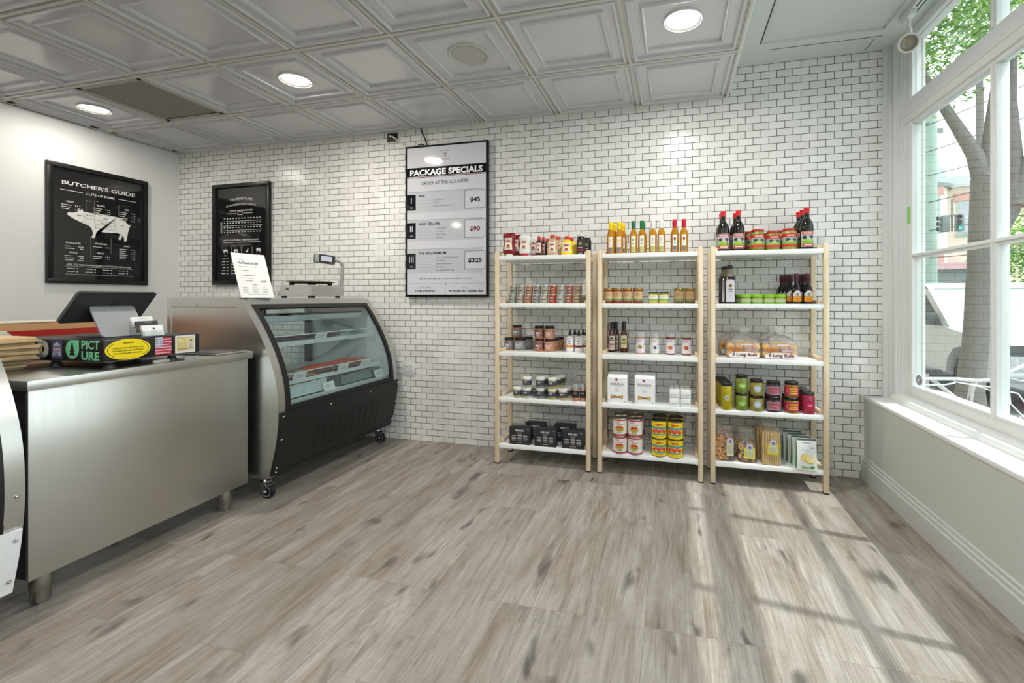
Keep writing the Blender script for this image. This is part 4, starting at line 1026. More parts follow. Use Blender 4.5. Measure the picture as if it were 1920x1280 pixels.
for i in range(6): bag(-2.775 + .010*(i % 3), 1.250, .8905 + .0066*i, R(4 - 2*(i % 3)), 0, i, 'brown paper bag in the low stack lying flat on the steel counter', 'low stack of paper bags')
for i in range(15): bag(-2.728 + .014*math.sin(i*1.7), 1.272 + .006*math.cos(i*2.1), .9345 + .0065*i, R(5*math.sin(i*1.3)), 0, i, 'brown paper bag in the tall fanned pile beside the black sticker stand', 'tall pile of paper bags')
# ------------------------------------------------------------------ the three racks
def wood_material():
    m, nt, p = newmat('pale_pine_wood'); L = nt.links.new
    tc = nd(nt, 'ShaderNodeTexCoord'); mp = nd(nt, 'ShaderNodeMapping'); mp.inputs['Scale'].default_value = (1, 1, .06); L(tc.outputs['Object'], mp.inputs['Vector'])
    n = nd(nt, 'ShaderNodeTexNoise', Scale=45.0, Detail=3.0, Distortion=.6); L(mp.outputs[0], n.inputs['Vector'])
    r = nd(nt, 'ShaderNodeValToRGB'); r.color_ramp.elements[0].position = .3; r.color_ramp.elements[0].color = lin('#d3bd98'); r.color_ramp.elements[1].position = .7; r.color_ramp.elements[1].color = lin('#e8d8bd')
    L(n.outputs['Fac'], r.inputs['Fac']); L(r.outputs['Color'], p.inputs['Base Color']); p.inputs['Roughness'].default_value = .5
    return m
WOOD = wood_material()
SHELF_WHITE = mat('#eef0ef', .32, var=.01)
SZ = [1.510, 1.168, .816, .484, .146]
FY, RY = 3.046, 3.348
def rack(x0, x1, label):
    t = thing('shelf_rack', label, 'rack', ((x0 + x1)/2, FY, 0), 0, 'white shelf racks with pale wooden posts')
    hw = (x1 - x0)/2
    for sx in (-1, 1):
        for y0, y1 in ((0, .038), (RY - FY - .038, RY - FY)):
            b = MB(); xa = sx*hw; xb = sx*(hw - .030)
            b.box(min(xa, xb), max(xa, xb), y0, y1, .008, 1.538, WOOD, .002); o = b.build('post', t)
            c = MB(); c.box(min(xa, xb), max(xa, xb), y0, y1, 0, .008, BLACK); c.build('foot_pad', o)
    for z in SZ:
        b = MB(); b.box(-hw + .0305, hw - .0305, .003, RY - FY - .004, z - .030, z, SHELF_WHITE, .002); b.build('shelf_board', t)
        for sx in (-1, 1):
            b = MB(); xa = sx*(hw - .0305); xb = sx*(hw - .048)
            b.box(min(xa, xb), max(xa, xb), .042, RY - FY - .040, z + .0005, z + .022, WOOD, .002); b.build('side_rail', t)
    return t
RA, RB, RC = (-1.262, -.556), (-.506, .190), (.236, .928)
rack(*RA, 'white shelf rack with pale wooden posts nearest the deli case')
rack(*RB, 'white shelf rack with pale wooden posts in the middle of the three')
rack(*RC, 'white shelf rack with pale wooden posts nearest the shop window')
DECK = 'deli side rack'; MID = 'middle rack'; WIN = 'window side rack'
SH = ['top shelf', 'second shelf', 'third shelf', 'fourth shelf', 'bottom shelf']
ORD = ['first', 'second', 'third', 'fourth', 'fifth', 'sixth', 'seventh', 'eighth', 'ninth']

# ------------------------------------------------------------------ products: helpers
def wrap_label(r, w, z0, z1, base, flat=1.0):
    b = MB(); mp = cyl_map(r + .0004, flat); b.rect(mp, -w/2, w/2, z0, z1, 0, base, max(4, int(w/.006))); return b, mp
def jar_kind(kind, r, h, lid_h, glass, lid, label, lw, lz0, lz1, art=None, neck=None, sq=1.0, content=None):
    neck = neck or r * .88
    b = MB()
    b.lathe([(0, 0), (r*.93, 0), (r, .004), (r, h - lid_h - .010), (neck, h - lid_h - .001), (neck, h - lid_h + .002), (0, h - lid_h + .002)], glass, 20)
    parts = [('jar', b.mesh('jar', 50))]
    b = MB(); lr = neck + .0025
    b.lathe([(lr, h - lid_h), (lr + .0006, h - lid_h + .002), (lr + .0006, h - .003), (lr - .002, h), (0, h)], lid, 20, caps=False); parts.append(('lid', b.mesh('lid', 40)))
    if label:
        b, mp = wrap_label(r, lw, lz0, lz1, label)
        if art: art(b, mp)
        parts.append(('label', b.mesh('label', 60)))
    define(kind, parts)
def tin_kind(kind, col, lid='#c9cac9'):
    r, h = .0268, .066; b = MB()
    b.lathe([(0, 0), (r, 0), (r, .003), (r, h - .009), (0, h - .009)], mat(col, .4, .3, var=.12, scale=60), 18); ps = [('tin', b.mesh('tin', 50))]
    b = MB(); b.lathe([(r + .0006, h - .009), (r + .0006, h - .001), (r - .001, h), (0, h - .001)], mat(lid, .3, .7), 18, caps=False); ps.append(('lid', b.mesh('lid', 40)))
    b, mp = wrap_label(r, .05, .012, .048, mat(col, .5, var=.02)); lt = ink('#d9d3c6')
    for z_, w_ in ((.040, .018), (.034, .026), (.020, .022), (.015, .016)): b.rect(mp, -w_/2, w_/2, z_, z_ + .002, 1, lt, 4)
    b.rect(mp, -.016, .016, .024, .031, 1, ink('#3c3833'), 5); ps.append(('label', b.mesh('label', 60))); define(kind, ps)
def bottle_kind(kind, prof, body, cap_prof, cap, labels=(), flat=1.0, seg=20, extra=None, capflat=None):
    b = MB(); b.lathe(prof, body, seg, flat=flat); ps = [('bottle', b.mesh('bottle', 50))]
    b = MB(); b.lathe(cap_prof, cap, 18, flat=capflat or flat); ps.append(('cap', b.mesh('cap', 40)))
    for (r, w, z0, z1, base, art) in labels:
        b, mp = wrap_label(r, w, z0, z1, base, flat)
        if art: art(b, mp)
        ps.append(('label', b.mesh('label', 60)))
    if extra: ps += extra
    define(kind, ps)
def slit(b, mp, items):
    for (u, v, w, h, c) in items: b.rect(mp, u - w/2, u + w/2, v, v + h, 1, ink(c), max(2, int(w/.006)))

# ---- top shelf of the deli side rack: squeeze bottles
def squeeze(kind, W, H, body, cap, top_cap, lab='#e9dfd2', waist=.80, glossy=.25):
    r = W/2; ch = .022
    z0, z1 = (0, H - ch) if top_cap else (ch, H)
    hh = z1 - z0
    f = [(0, 0), (.86, 0), (.98, .04), (1.0, .16), (.97, .30), (waist, .52), (.94, .72), (1.0, .86), (.92, .97), (.62, 1.0), (0, 1.0)] if not top_cap else [(0, 0), (.88, 0), (.98, .04), (1.0, .18), (.95, .34), (waist + .08, .48), (.98, .64), (.92, .78), (.55, .93), (.40, 1.0), (0, 1.0)]
    prof = [(r*a, z0 + hh*q) for a, q in f]
    cr = r*.42
    cp = [(0, z1), (cr + .001, z1), (cr + .001, z1 + ch*.7), (cr*.8, z1 + ch), (0, z1 + ch)] if top_cap else [(0, 0), (r*.56, 0), (r*.60, .003), (r*.56, ch), (0, ch)]
    def prints(b, mp):
        pass
    b = MB(); b.lathe(prof, body, 22, flat=.62); ps = [('bottle', b.mesh('bottle', 60))]
    b = MB(); b.lathe(cp, cap, 18, flat=.8); ps.append(('cap', b.mesh('cap', 40)))
    # label hugging the waist
    def rad(z):
        for (a, za), (c, zb) in zip(prof[1:], prof[2:]):
            if za <= z <= zb and zb > za: return a + (c - a)*(z - za)/(zb - za)
        return r
    b = MB(); lz0, lz1 = z0 + hh*.20, z0 + hh*.76; LB = mat(lab, .45, var=.02); n = 10; k = b.mi(LB)
    def mp(u, v, l): a = u / r; rr = rad(v) + .0006 + l; return Vector((rr*math.sin(a), -rr*math.cos(a)*.62, v))
    for i in range(n):
        a = lz0 + (lz1 - lz0)*i/n; c = lz0 + (lz1 - lz0)*(i+1)/n; hw = r*.66
        for j in range(6):
            u0 = -hw + 2*hw*j/6; u1 = -hw + 2*hw*(j+1)/6
            b.bm.faces.new([b.bm.verts.new(mp(*p)) for p in ((u0, a, 0), (u1, a, 0), (u1, c, 0), (u0, c, 0))]).material_index = k
    L = lz1 - lz0
    for j in range(3): b.rect(mp, -r*.45 + j*.002, r*.45 - j*.002, lz0 + L*(.80 - .07*j), lz0 + L*(.83 - .07*j), 2, ink('#b4403a'), 5)
    b.text(mp, 'Classic', 0, lz0 + L*.70, L*.12, 2, ink('#b4403a'), w=r*.8, bold=.02)
    b.disc(mp, 0, lz0 + L*.30, r*.30, L*.14, 2, ink('#c2602e'), 12); b.disc(mp, r*.05, lz0 + L*.36, r*.16, L*.07, 3, ink('#8d2f26'), 10); b.rect(mp, -r*.5, r*.5, lz0 + L*.10, lz0 + L*.17, 2, ink('#8ea3a8'), 5)
    ps.append(('label', b.mesh('label', 60))); define(kind, ps)
squeeze('ketchup', .100, .176, mat('#7d1119', .22, var=.1), mat('#e9e9e6', .4), False)
squeeze('mayo', .086, .155, mat('#e4e3de', .25, var=.02), mat('#c3222c', .35), False)
squeeze('bbq', .056, .146, mat('#4b231a', .2, var=.1), mat('#c3222c', .35), True)
squeeze('spicy', .084, .153, mat('#bfa37e', .25, var=.05), mat('#c3222c', .35), True)
squeeze('mustard', .089, .140, mat('#f2cf0b', .25, var=.03), mat('#c3222c', .35), True)
def art(b, mp):
    b.disc(mp, 0, .082, .013, .013, 1, ink('#8c7d55'), 14); slit(b, mp, [(0, .052, .03, .004, '#c9c9c9'), (0, .028, .05, .014, '#8c2438'), (0, .012, .03, .003, '#b9b9b9')])
bottle_kind('steak', [(0, 0), (.030, 0), (.0315, .004), (.0315, .112), (.026, .126), (.016, .136), (0, .136)], mat('#1d1a1a', .25, var=.05), [(0, .134), (.027, .134), (.026, .144), (.014, .148), (.008, .163), (0, .165)], mat('#c3c4c4', .4), [(.0318, .075, .006, .108, mat('#201e1f', .4, var=.03), art)])
def P(kind, name, x, y, z, label, cat, group, **k): return place(kind, name, x, y, z, label, cat, group, **k)
zz = SZ[0]; g = 'squeeze bottles on the top shelf of the deli side rack'; s_ = ', top shelf, deli side rack'
P('ketchup', 'ketchup_bottle', -1.181, 3.131, zz, 'dark red upside down squeeze bottle with white cap, in front' + s_, 'sauce bottle', g)
P('ketchup', 'ketchup_bottle', -1.168, 3.235, zz, 'dark red squeeze bottle half hidden behind another red one' + s_, 'sauce bottle', g)
P('mayo', 'mayonnaise_bottle', -1.059, 3.128, zz, 'white upside down squeeze bottle with red cap, in front' + s_, 'sauce bottle', g)
P('mayo', 'mayonnaise_bottle', -1.018, 3.222, zz, 'white squeeze bottle half hidden behind another white one' + s_, 'sauce bottle', g)
P('bbq', 'barbecue_sauce_bottle', -.947, 3.119, zz, 'small brown sauce bottle, foremost in its row of three' + s_, 'sauce bottle', g)
P('bbq', 'barbecue_sauce_bottle', -.934, 3.185, zz, 'small brown sauce bottle second in its row of three' + s_, 'sauce bottle', g)
P('bbq', 'barbecue_sauce_bottle', -.922, 3.25, zz, 'small brown sauce bottle last in its row of three' + s_, 'sauce bottle', g)
P('spicy', 'mustard_bottle', -.847, 3.127, zz, 'tan squeeze bottle with red cap, in front' + s_, 'sauce bottle', g)
P('spicy', 'mustard_bottle', -.828, 3.215, zz, 'tan squeeze bottle half hidden behind another tan one' + s_, 'sauce bottle', g)
P('mustard', 'mustard_bottle', -.740, 3.128, zz, 'bright yellow squeeze bottle with red cap, in front' + s_, 'sauce bottle', g)
P('mustard', 'mustard_bottle', -.728, 3.21, zz, 'bright yellow squeeze bottle behind another yellow one' + s_, 'sauce bottle', g)
P('steak', 'sauce_bottle', -.639, 3.132, zz, 'black sauce bottle with pale nozzle and red band, in front' + s_, 'sauce bottle', g)
P('steak', 'sauce_bottle', -.612, 3.225, zz, 'black sauce bottle half hidden behind another black one' + s_, 'sauce bottle', g)
# ---- second shelf: spice tins in two layers
zz = SZ[1]; cols = [('grey green', '#8c8f80'), ('beige', '#a39a86'), ('rust', '#a86f55'), ('grey', '#85807c'), ('pale beige', '#a79f8e'), ('red', '#a5442f'), ('pale grey', '#a9aaa0'), ('reddish brown', '#a05a46'), ('tan', '#a6886a')]
for i, (nm, c) in enumerate(cols):
    tin_kind('tin%d' % i, c, '#d8c6a0' if i == 5 else '#c9cac9')
    for lay in (0, 1):
        P('tin%d' % i, 'spice_tin', -1.164 + i*.0619 + .006*lay, 3.147 + .012*lay, zz + .0662*lay, f'{nm} spice tin, {ORD[i]} from the deli case in the {("lower", "upper")[lay]} row of tins', 'spice tin', 'spice tins in two rows on the second shelf')
glj = mat('#8b8470', .2, trans=.3, var=.15)
jar_kind('pepper', .018, .056, .014, glj, mat('#9b9a92', .3, .6), None, 0, 0, 0)
P('pepper', 'pepper_grinder', -.622, 3.15, zz, 'small dull glass grinder at the end of the spice tins beside the rack post', 'grinder', 'small glass grinders by the spice tins')
P('pepper', 'pepper_grinder', -.606, 3.19, zz, 'small dull glass grinder half hidden behind the other at the end of the spice tins', 'grinder', 'small glass grinders by the spice tins')
# ---- third shelf: rub jars and white bottles
zz = SZ[2]
def rub_art(tc, fc='#e7e3e0', t='Kb'):
    def f(b, mp):
        b.frame(mp, -.019, .011, .027, .057, .0022, 1, ink(fc)); b.text(mp, t, -.004, .034, .014, 1, ink(fc), bold=.03); b.rect(mp, -.019, .012, .020, .0235, 1, ink(fc), 5)
        slit(b, mp, [(.022, .052, .008, .002, fc), (.022, .046, .010, .002, fc), (.022, .040, .007, .002, fc), (.022, .034, .010, .002, fc)])
    return f
jar_kind('rub_orange', .0365, .092, .018, mat('#a9693f', .3, trans=.1, var=.15), mat('#1b1b1c', .4), mat('#6d6e78', .45, var=.03), .115, .016, .064, rub_art(0))
jar_kind('rub_grey', .0465, .092, .018, mat('#8d8c78', .3, trans=.1, var=.15), mat('#1b1b1c', .4), mat('#85858a', .45, var=.03), .150, .016, .064, rub_art(0))
jar_kind('rub_brown', .0355, .092, .018, mat('#b5794f', .3, trans=.1, var=.15), mat('#1b1b1c', .4), mat('#7a4a44', .45, var=.03), .115, .016, .064, rub_art(0))
jar_kind('rub_pink', .0385, .092, .018, mat('#c08d68', .3, trans=.1, var=.15), mat('#1b1b1c', .4), mat('#b5785f', .45, var=.03), .130, .016, .064, rub_art(0))
g = 'black lidded rub jars on the third shelf'; s_ = ', third shelf, deli side'
P('rub_orange', 'rub_jar', -1.205, 3.190, zz, 'orange rub jar with black lid and grey label, lower one' + s_, 'jar', g)
P('rub_orange', 'rub_jar', -1.150, 3.215, zz + .0925, 'orange rub jar with grey label on top of two jars' + s_, 'jar', g)
P('rub_grey', 'rub_jar', -1.121, 3.197, zz, 'wide grey label rub jar, front of the grey row' + s_, 'jar', g)
P('rub_grey', 'rub_jar', -1.095, 3.291, zz, 'wide grey label rub jar, rear of the grey row' + s_, 'jar', g)
P('rub_brown', 'rub_jar', -.957, 3.158, zz, 'brown label rub jar, lower of the front pair' + s_, 'jar', g)
P('rub_pink', 'rub_jar', -.880, 3.160, zz, 'salmon label rub jar, lower of the front pair' + s_, 'jar', g)
P('rub_brown', 'rub_jar', -.957, 3.160, zz + .0925, 'brown label rub jar, upper of the front pair' + s_, 'jar', g)
P('rub_pink', 'rub_jar', -.880, 3.162, zz + .0925, 'salmon label rub jar, upper of the front pair' + s_, 'jar', g)
for k in range(2): P('rub_pink', 'rub_jar', -.864 + .016*k, 3.239 + .078*k - .002, zz, f'salmon label rub jar, {("second", "last")[k]} in the row going back' + s_, 'jar', g)
def wb(band):
    def f(b, mp):
        b.ring(mp, 0, .085, .017, .017, .002, 1, ink('#3a3a3c'), 20, 160); b.poly(mp, [(-.008, .088), (.008, .088), (.004, .074), (-.004, .074)], 1, ink('#2b2b2d')); b.rect(mp, -.008, .008, .060, .064, 1, ink('#5a5a5c'), 3)
        b.rect(mp, -.042, .042, .034, .050, 1, ink(band), 12)
    return f
for k, band in (('white_o', '#dd8b1e'), ('white_m', '#6a2436')):
    bottle_kind(k, [(0, 0), (.028, 0), (.0295, .004), (.0295, .106), (.020, .116), (.012, .118), (0, .118)], mat('#d9dadd', .35, var=.02), [(0, .117), (.013, .117), (.013, .126), (.0045, .158), (0, .160)], mat('#19191a', .4), [(.0297, .085, .008, .104, mat('#e6e6e8', .45, var=.01), wb(band))])
g = 'white bottles with black nozzles on the third shelf'
P('white_o', 'sauce_bottle', -.726, 3.165, zz, 'white bottle with black nozzle and orange band', 'sauce bottle', g)
P('white_m', 'sauce_bottle', -.661, 3.163, zz, 'white bottle with black nozzle and maroon band next to the orange banded one', 'sauce bottle', g)
P('white_m', 'sauce_bottle', -.615, 3.21, zz, 'white maroon banded bottle with black nozzle tight against the rack post', 'sauce bottle', g)
P('white_o', 'sauce_bottle', -.705, 3.235, zz, 'white bottle with black nozzle behind the orange banded one', 'sauce bottle', g)
P('white_m', 'sauce_bottle', -.644, 3.237, zz, 'white bottle with black nozzle behind the first maroon banded one', 'sauce bottle', g)
# ---- fourth shelf: white lidded seasoning jars
zz = SZ[3]
def sea_art(b, mp): slit(b, mp, [(-.004, .040, .024, .006, '#c9c9cf'), (-.004, .033, .018, .003, '#8f8f99'), (-.004, .027, .022, .002, '#77777f')])
for k, c in (('sea_yellow', '#b9b489'), ('sea_pale', '#b7bda8'), ('sea_green', '#8b9285'), ('sea_lime', '#b3b06e'), ('sea_cream', '#c2ae88')):
    jar_kind(k, .0325, .076, .017, mat(c, .3, trans=.1, var=.15), mat('#e6e5e0', .35), mat('#45434e', .45, var=.04), .135, .018, .052, sea_art)
g = 'white lidded seasoning jars on the fourth shelf'; s_ = ', fourth shelf, deli side'
P('sea_yellow', 'seasoning_jar', -1.098, 3.082, zz, 'single yellowish seasoning jar with white lid' + s_, 'jar', g)
P('sea_pale', 'seasoning_jar', -1.027, 3.084, zz, 'pale seasoning jar at the bottom of the stack of two' + s_, 'jar', g)
P('sea_pale', 'seasoning_jar', -1.027, 3.086, zz + .0765, 'pale seasoning jar on top of the stack of two' + s_, 'jar', g)
for k in range(2): P('sea_green', 'seasoning_jar', -.985 + .01*k, 3.165 + .07*k, zz, f'grey green seasoning jar, {("first", "second")[k]} behind the pale stack' + s_, 'jar', g)
for k in range(2):
    for l in (0, 1): P('sea_green', 'seasoning_jar', -.926 + .012*k, 3.088 + .07*k, zz + .0765*l, f'grey green seasoning jar, {("lower", "upper")[l]}, {("front", "rear")[k]} of the second stack' + s_, 'jar', g)
for k in range(3):
    for l in (0, 1): P('sea_lime', 'seasoning_jar', -.838 + .014*k, 3.084 + .07*k, zz + .0765*l, f'lime seasoning jar, {("lower", "upper")[l]} row, {ORD[k]} from the front' + s_, 'jar', g)
for k in range(3): P('sea_cream', 'seasoning_jar', -.759 + .016*k, 3.085 + .072*k, zz, f'cream seasoning jar, {ORD[k]} from the front of its row' + s_, 'jar', g)
def gr_art(b, mp): slit(b, mp, [(0, .055, .022, .006, '#b9b9bd'), (0, .045, .016, .003, '#8f8f99')])
bottle_kind('grinder', [(0, 0), (.0215, 0), (.022, .003), (.022, .080), (.019, .086), (0, .086)], mat('#b98468', .35, var=.2, scale=150), [(0, .085), (.021, .085), (.021, .108), (.017, .118), (0, .119)], mat('#b9bdbd', .2, trans=.4, var=.05), [(.0222, .10, .026, .074, mat('#252427', .45), gr_art)])
P('grinder', 'salt_grinder', -.663, 3.068, zz, 'pink salt grinder with clear cap, one of two, further from the rack post', 'grinder', 'pink salt grinders on the fourth shelf')
P('grinder', 'salt_grinder', -.614, 3.075, zz, 'pink salt grinder with clear cap, one of two, touching the rack post', 'grinder', 'pink salt grinders on the fourth shelf')
# ---- bottom shelf: dark gift boxes
zz = SZ[4]; gk = mat('#2b2a2e', .4, var=.04)
b = MB(); b.box(-.079, .079, 0, .055, 0, .127, gk, .002); bx = b.mesh('box')
b = MB(); mp = front(0, 0, 0)
b.text(mp, 'RUBS & SALT', 0, .096, .012, 1, ink('#d6d6d8'), bold=.04, w=.065)
for i, (u, c) in enumerate(((-.045, '#9a9d9a'), (0, '#9f8a84'), (.042, '#8f9092'))):
    for l in range(2 if i != 1 else 3):
        v = .030 + .020*l
        b.rect(mp, u - .016, u + .016, v, v + .017, 1, ink('#4c4b50')); b.rect(mp, u - .016, u + .016, v + .0125, v + .017, 2, ink('#c9c9c6')); b.rect(mp, u - .016, u + .016, v, v + .003, 2, ink(c))
b.rect(mp, -.022, .022, .014, .017, 1, ink('#b9b9bb')); b.rect(mp, .05, .07, .112, .114, 1, ink('#b9b9bb'))
define('gift', [('box', bx), ('print', b.mesh('print', 0))])
g = 'dark seasoning gift boxes on the bottom shelf'; s_ = ''
P('gift', 'gift_box', -1.076, 3.062, zz, 'dark gift box of seasonings in the front row nearest the deli case' + s_, 'gift box', g)
P('gift', 'gift_box', -.884, 3.060, zz, 'dark gift box of seasonings in the middle of the front row' + s_, 'gift box', g)
P('gift', 'gift_box', -.683, 3.062, zz, 'dark gift box of seasonings in the front row nearest the middle rack' + s_, 'gift box', g)
P('gift', 'gift_box', -1.000, 3.20, zz, 'dark gift box of seasonings in the rear row nearest the deli case' + s_, 'gift box', g)
P('gift', 'gift_box', -.775, 3.20, zz, 'dark gift box of seasonings in the rear row nearest the middle rack' + s_, 'gift box', g)
# ================================================================== middle rack
zz = SZ[0]
OIL = mat('#d8952a', .08, trans=.45, var=.08, ior=1.2)
def oil(kind, capc, art):
    bottle_kind(kind, [(0, 0), (.024, 0), (.0265, .004), (.0265, .128), (.024, .145), (.013, .166), (.011, .178), (0, .178)], OIL, [(0, .172), (.0145, .172), (.0145, .2), (.0155, .202), (.0155, .224), (.0135, .228), (0, .228)], mat(capc, .35), [(.0268, .030, .014, .122, mat('#e4e2d8', .5, var=.02), art)])
def oil_art(c1, c2):
    def f(b, mp): b.disc(mp, 0, .095, .008, .012, 1, ink(c1), 10); slit(b, mp, [(0, .068, .018, .004, '#8f8f8a'), (0, .060, .012, .003, '#a9a9a4'), (0, .016, .028, .032, c2)])
    return f
oil('oil_yellow', '#f3cc0c', oil_art('#d8c56a', '#77726a')); oil('oil_green', '#14703c', oil_art('#8ba36a', '#a9b56a')); oil('oil_white', '#e4e4e2', oil_art('#b9bfc6', '#9aa85a')); oil('oil_red', '#c0182c', oil_art('#9a3a3a', '#6f6f72'))
g = 'flavoured oil bottles on the top shelf of the middle rack'; s_ = ' on the middle rack'
for kd, nm, xs in (('oil_yellow', 'yellow', (-.424, -.365)), ('oil_green', 'green', (-.266, -.208)), ('oil_white', 'white', (-.134, -.078)), ('oil_red', 'red', (.011, .071))):
    for i, x in enumerate(xs): P(kd, 'oil_bottle', x, 3.128, zz, f'golden oil bottle with {nm} cap, front row, {("further from", "nearer")[i]} the window' + s_, 'oil bottle', g)
P('oil_yellow', 'oil_bottle', -.408, 3.20, zz, 'golden oil bottle with yellow cap, rear row, further from the window' + s_, 'oil bottle', g)
P('oil_yellow', 'oil_bottle', -.346, 3.205, zz, 'golden oil bottle with yellow cap, rear row, nearer the window' + s_, 'oil bottle', g)
P('oil_green', 'oil_bottle', -.205, 3.21, zz, 'golden oil bottle with green cap standing behind the front green pair' + s_, 'oil bottle', g)
P('oil_red', 'oil_bottle', .010, 3.205, zz, 'golden oil bottle with red cap standing behind the front red pair' + s_, 'oil bottle', g)
zz = SZ[1]
def spread_art(c):
    def f(b, mp): slit(b, mp, [(-.004, .066, .035, .003, '#8a6f52'), (-.002, .058, .04, .003, '#9a7f5f'), (-.004, .050, .03, .003, '#8a6f52'), (0, .022, .09, .010, c)])
    return f
jar_kind('sauce_red', .033, .110, .014, mat('#8f3f22', .15, trans=.15, var=.1), mat('#b99a55', .3, .6), mat('#c9a77c', .5, var=.03), .105, .020, .084, spread_art('#4f8a5a'))
jar_kind('sauce_green', .034, .079, .012, mat('#c9b83a', .15, trans=.15, var=.1), mat('#2b3526', .35), mat('#d9d6c6', .5, var=.03), .110, .014, .056, lambda b, mp: slit(b, mp, [(-.004, .044, .035, .003, '#a3a08a'), (0, .018, .095, .012, '#7fa84a')]))
jar_kind('sauce_olive', .034, .108, .014, mat('#6a5a2a', .15, trans=.15, var=.15), mat('#b99a55', .3, .6), mat('#b08f5e', .5, var=.03), .105, .018, .084, spread_art('#4f7a52'))
g = 'jars of spread on the second shelf of the middle rack'
for i, x in enumerate((-.441, -.376, -.308, -.235)): P('sauce_red', 'sauce_jar', x, 3.133, zz, f'red sauce jar with gold lid, {ORD[i]} of four from the deli side, middle rack', 'jar', g)
for i, x in enumerate((-.131, -.061)): P('sauce_green', 'sauce_jar', x, 3.134, zz, f'short yellow jar with dark green lid, {("further from", "nearer")[i]} the window of two', 'jar', g)
for i, x in enumerate((.039, .111)): P('sauce_olive', 'sauce_jar', x, 3.134, zz, f'tall olive jar with gold lid, {("further from", "nearer")[i]} the window of two', 'jar', g)
zz = SZ[2]
def hot_art(c, t):
    def f(b, mp):
        if c == 'red': b.disc(mp, 0, .098, .013, .006, 1, ink('#3b4148'), 12); slit(b, mp, [(0, .082, .034, .006, '#4b5a52')]); b.text(mp, t, 0, .046, .016, 1, ink('#b23a33'), w=.038, bold=.03); slit(b, mp, [(0, .030, .036, .004, '#c98a80')])
        else: b.disc(mp, .002, .090, .010, .008, 1, ink('#5a4f26'), 8); slit(b, mp, [(0, .10, .03, .003, '#a39a6a'), (0, .058, .034, .014, '#9a8f5a'), (0, .03, .03, .004, '#b5ab7a')])
    return f
hp = [(0, 0), (.025, 0), (.0265, .004), (.0265, .118), (.022, .138), (.0125, .158), (.0115, .186), (0, .186)]
bottle_kind('hot_red', hp, mat('#4a1c10', .15, trans=.1, var=.1), [(0, .165), (.014, .165), (.014, .210), (.012, .214), (0, .214)], mat('#161616', .3), [(.0268, .052, .012, .116, mat('#d6cfc0', .5), hot_art('red', 'CUBAN'))])
bottle_kind('hot_yellow', hp, mat('#5a2412', .15, trans=.1, var=.1), [(0, .165), (.014, .165), (.014, .218), (.012, .222), (0, .222)], mat('#161616', .3), [(.0268, .052, .030, .122, mat('#d9d0a8', .5), hot_art('y', ''))])
g = 'hot sauce bottles on the third shelf'
P('hot_red', 'hot_sauce_bottle', -.433, 3.262, zz - 0, 'brown hot sauce bottle with cream label and red lettering', 'sauce bottle', g)
P('hot_red', 'hot_sauce_bottle', -.412, 3.310, zz, 'brown hot sauce bottle half hidden behind the one with red lettering', 'sauce bottle', g)
P('hot_yellow', 'hot_sauce_bottle', -.343, 3.236, zz, 'brown hot sauce bottle with plain pale yellow label', 'sauce bottle', g)
def pj(c1, c2):
    def f(b, mp): b.text(mp, 'Deli', -.006, .088, .012, 1, ink('#8a3a5a'), w=.034, shear=.3); b.disc(mp, -.002, .050, .016, .014, 1, ink(c1), 14); b.disc(mp, .004, .046, .010, .010, 2, ink(c2), 12); b.disc(mp, .026, .066, .006, .007, 1, ink('#9aa0b0'), 10); slit(b, mp, [(-.004, .022, .03, .003, '#b9b4b8')])
    return f
for k, gl, a in (('pj1', '#c9a58a', ('#7f9a3a', '#c9683a')), ('pj2', '#b9c49a', ('#c9c9cf', '#4f4b55')), ('pj3', '#8a4436', ('#c2703a', '#c9682a')), ('pj4', '#8a4a3a', ('#c2602e', '#b5452a'))):
    jar_kind(k, .0325, .155, .034, mat(gl, .25, trans=.1, var=.1), mat('#c3c4c4', .35), mat('#e0dce0', .45, var=.02), .125, .010, .106, pj(*a), neck=.0315)
g = 'tall sauce jars with silver white lids'
for i, (x, d) in enumerate(((-.222, 'green and orange picture'), (-.124, 'small dark lettering'), (-.017, 'orange and purple picture'), (.088, 'orange tomato picture'))): P('pj%d' % (i+1), 'sauce_jar', x, 3.180, zz, f'white label sauce jar with {d}, {ORD[i]} of four from the deli side', 'jar', g)
zz = SZ[3]; wp = mat('#ecedec', .4, var=.01)
b = MB(); b.box(-.068, .068, 0, .155, 0, .178, wp, .003); b.prism([(.003, .178), (.024, .196), (.135, .196), (.152, .178)], -.066, .066, wp, 'x'); bx = b.mesh('box', 20)
def pasta(kind, c):
    b = MB(); mp = front(0, -.0002, 0)
    b.disc(mp, -.006, .162, .009, .009, 1, ink('#b03a5a'), 14); b.text(mp, 'Nobiliara', -.004, .124, .022, 1, ink('#5a5560'), w=.092, shear=.35); b.rect(mp, -.02, .035, .114, .1152, 1, ink('#7a7580'))
    for v, w_ in ((.098, .02), (.088, .034), (.080, .018)): b.rect(mp, -.004 - w_/2, -.004 + w_/2, v, v + .0025, 1, ink('#b5b3b9'))
    b.poly(mp, [(-.045, .032), (-.022, .036), (0, .040), (.020, .036), (.038, .030), (.040, .056), (.020, .052), (0, .048), (-.022, .056), (-.045, .060)], 1, ink(c)); b.disc(mp, 0, .044, .012, .006, 2, ink('#6a6434'), 10); b.disc(mp, -.032, .047, .009, .008, 2, ink('#d0a468'), 10); b.disc(mp, .030, .043, .008, .008, 2, ink('#d8b06e'), 10)
    b.rect(mp, .046, .058, .010, .020, 1, ink('#b9b9bf')); b.rect(mp, -.058, -.050, .014, .022, 1, ink('#c4c4c9')); define(kind, [('carton', bx), ('print', b.mesh('print', 0))])
pasta('pasta1', '#a8713a'); pasta('pasta2', '#b08a3a')
